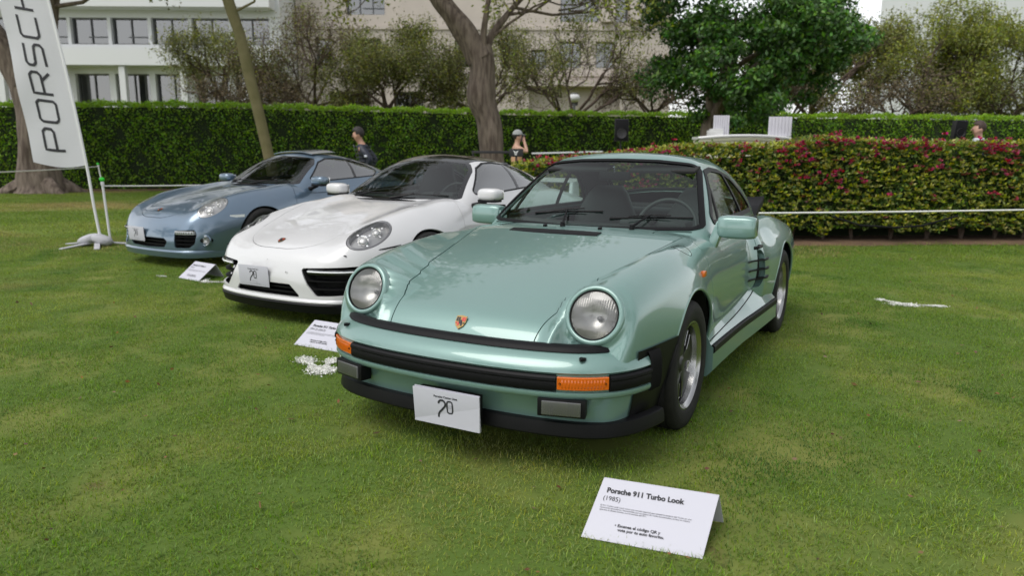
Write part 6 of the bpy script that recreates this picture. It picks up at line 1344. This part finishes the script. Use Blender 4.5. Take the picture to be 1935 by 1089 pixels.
    Tn = {k: (v[0], (v[1] + .018) if np.isscalar(v[1]) else tuple(x + .012 for x in v[1])) for k, v in N.items() if k[:3] in ('pel', 'hip', 'knl', 'knr', 'anl', 'anr')}; skin_mesh(Tn, [e for e in E if e[0] in Tn and e[1] in Tn], 'trousers_dark', 'trousers', t)
    hc = np.array(N['skull'][0]); g = MB(); G = superell((0, 0, 0), (.112, .093, .118), (1, 1), (18, 24)); g.grid(G, close_v=True); ang = bow; rt = Matrix.Rotation(ang, 3, 'Y')
    keepf = []
    for f in g.f:
        cc = np.mean([g.v[i] for i in f], axis=0)
        if cc[2] > .052 - .075 * (cc[0] < .02) - .07 * (cc[0] < -.03): keepf.append(f)
    g.f = keepf; g.v = [tuple(np.array(rt @ Vector(v)) + hc + np.array((-.008, 0, .022))) for v in g.v]
    g.build('hair', mats['hair'], t, smooth=80)
    for q in (1, -1):
        e = np.array(rt @ Vector((.093, q * .034, -.012))) + hc; cushion('eye', tuple(e), (.012, .014, .008), 'eye_dark', t, e=(1, 1), n=(6, 8))
    cushion('mouth', tuple(np.array(rt @ Vector((.100, 0, -.082))) + hc), (.010, .026, .008), 'lip', t, e=(1, 1), n=(6, 8))
    return t, N, hc, rt
hang = lambda q: ((-.03, q * .24, 1.13), (.03, q * .23, .90))
pk = lambda q: ((-.14, q * .25, 1.14), (.02, q * .19, .98))
t, N, hc, rt = person('man in navy quilted jacket over pale shirt, walking behind the blue car', -2.63, 13.7, math.pi, dict(bow=.22, l=pk(1), r=pk(-1)), dict(skin='skin', top='navy_puffer', hair='hair_dark'), .985)
for k in range(7):
    z = 1.0 + k * .065; g = MB(); a = np.linspace(0, 2 * np.pi, 24); MB().tube([((.176 if abs(math.cos(x)) < 2 else 0) * 0 + (.142 + .006 * math.sin(k)) * math.cos(x) + .22 * (z - 1.0), .182 * math.sin(x), z) for x in a], .012, 6, cap=False).build('quilt_seam', 'navy_puffer', t, smooth=80)
MB().add([(.255, -.035, 1.42), (.255, .035, 1.42), (.165, .03, 1.02), (.165, -.03, 1.02)], [(0, 1, 2, 3)]).build('shirt_front', 'shirt_white', t, smooth=0); MB().box((-.02, .30, 1.22), (.05, .03, .04)).build('sleeve_patch', 'shirt_white', t, bevel=.01)
t, N, hc, rt = person('person in grey cap and peach top with phone at the ear, by the old tree', .10, 17.1, 0.25, dict(bow=0, l=hang(1), r=((.20, -.20, 1.30), (.16, -.11, 1.52))), dict(skin='skin_light', top='peach_top', hair='hair_dark', topname='top', bare=True), 1.0)
g = MB(); g.grid(superell((0, 0, 0), (.122, .104, .128), (1, 1), (18, 24)), close_v=True); g.f = [f for f in g.f if np.mean([g.v[i][2] for i in f]) > .02]; g.v = [tuple(np.array(v) + hc + np.array((-.005, 0, .022))) for v in g.v]; g.build('cap', 'cap_grey', t, smooth=80)
g = MB(); g.grid(np.array([[(hc[0] + .09 + .11 * u * math.cos(a), hc[1] + .085 * math.sin(a), hc[2] + .045 - .02 * u) for u in (0, 1)] for a in np.linspace(-1.4, 1.4, 12)])); g.build('cap_peak', 'cap_grey', t, smooth=60); MB().box((.10, -.115, 1.615), (.035, .012, .15), Matrix.Rotation(.3, 3, 'Y')).build('phone', 'speaker_black', t, bevel=.004)
t, N, hc, rt = person('man in dark suit and white shirt looking sideways beyond the flowering hedge', 8.22, 13.2, math.pi - .35, dict(bow=.05, l=hang(1), r=hang(-1)), dict(skin='skin_light', top='navy_suit', hair='hair_brown'), 1.06)
g = MB(); g.lathe([(.085, 1.44), (.078, 1.50), (.072, 1.545), (.080, 1.55), (.095, 1.50), (.105, 1.44)], 20, 'z', (.045, 0, .045)); g.build('shirt_collar', 'shirt_white', t, smooth=60); MB().add([(.20, -.05, 1.50), (.20, .05, 1.50), (.215, .012, 1.20), (.215, -.012, 1.20)], [(0, 1, 2, 3)]).build('shirt_front', 'shirt_white', t, smooth=0)
# ---------------------------------------------------------------- the three cars
build_green(); build_white(); build_blue()
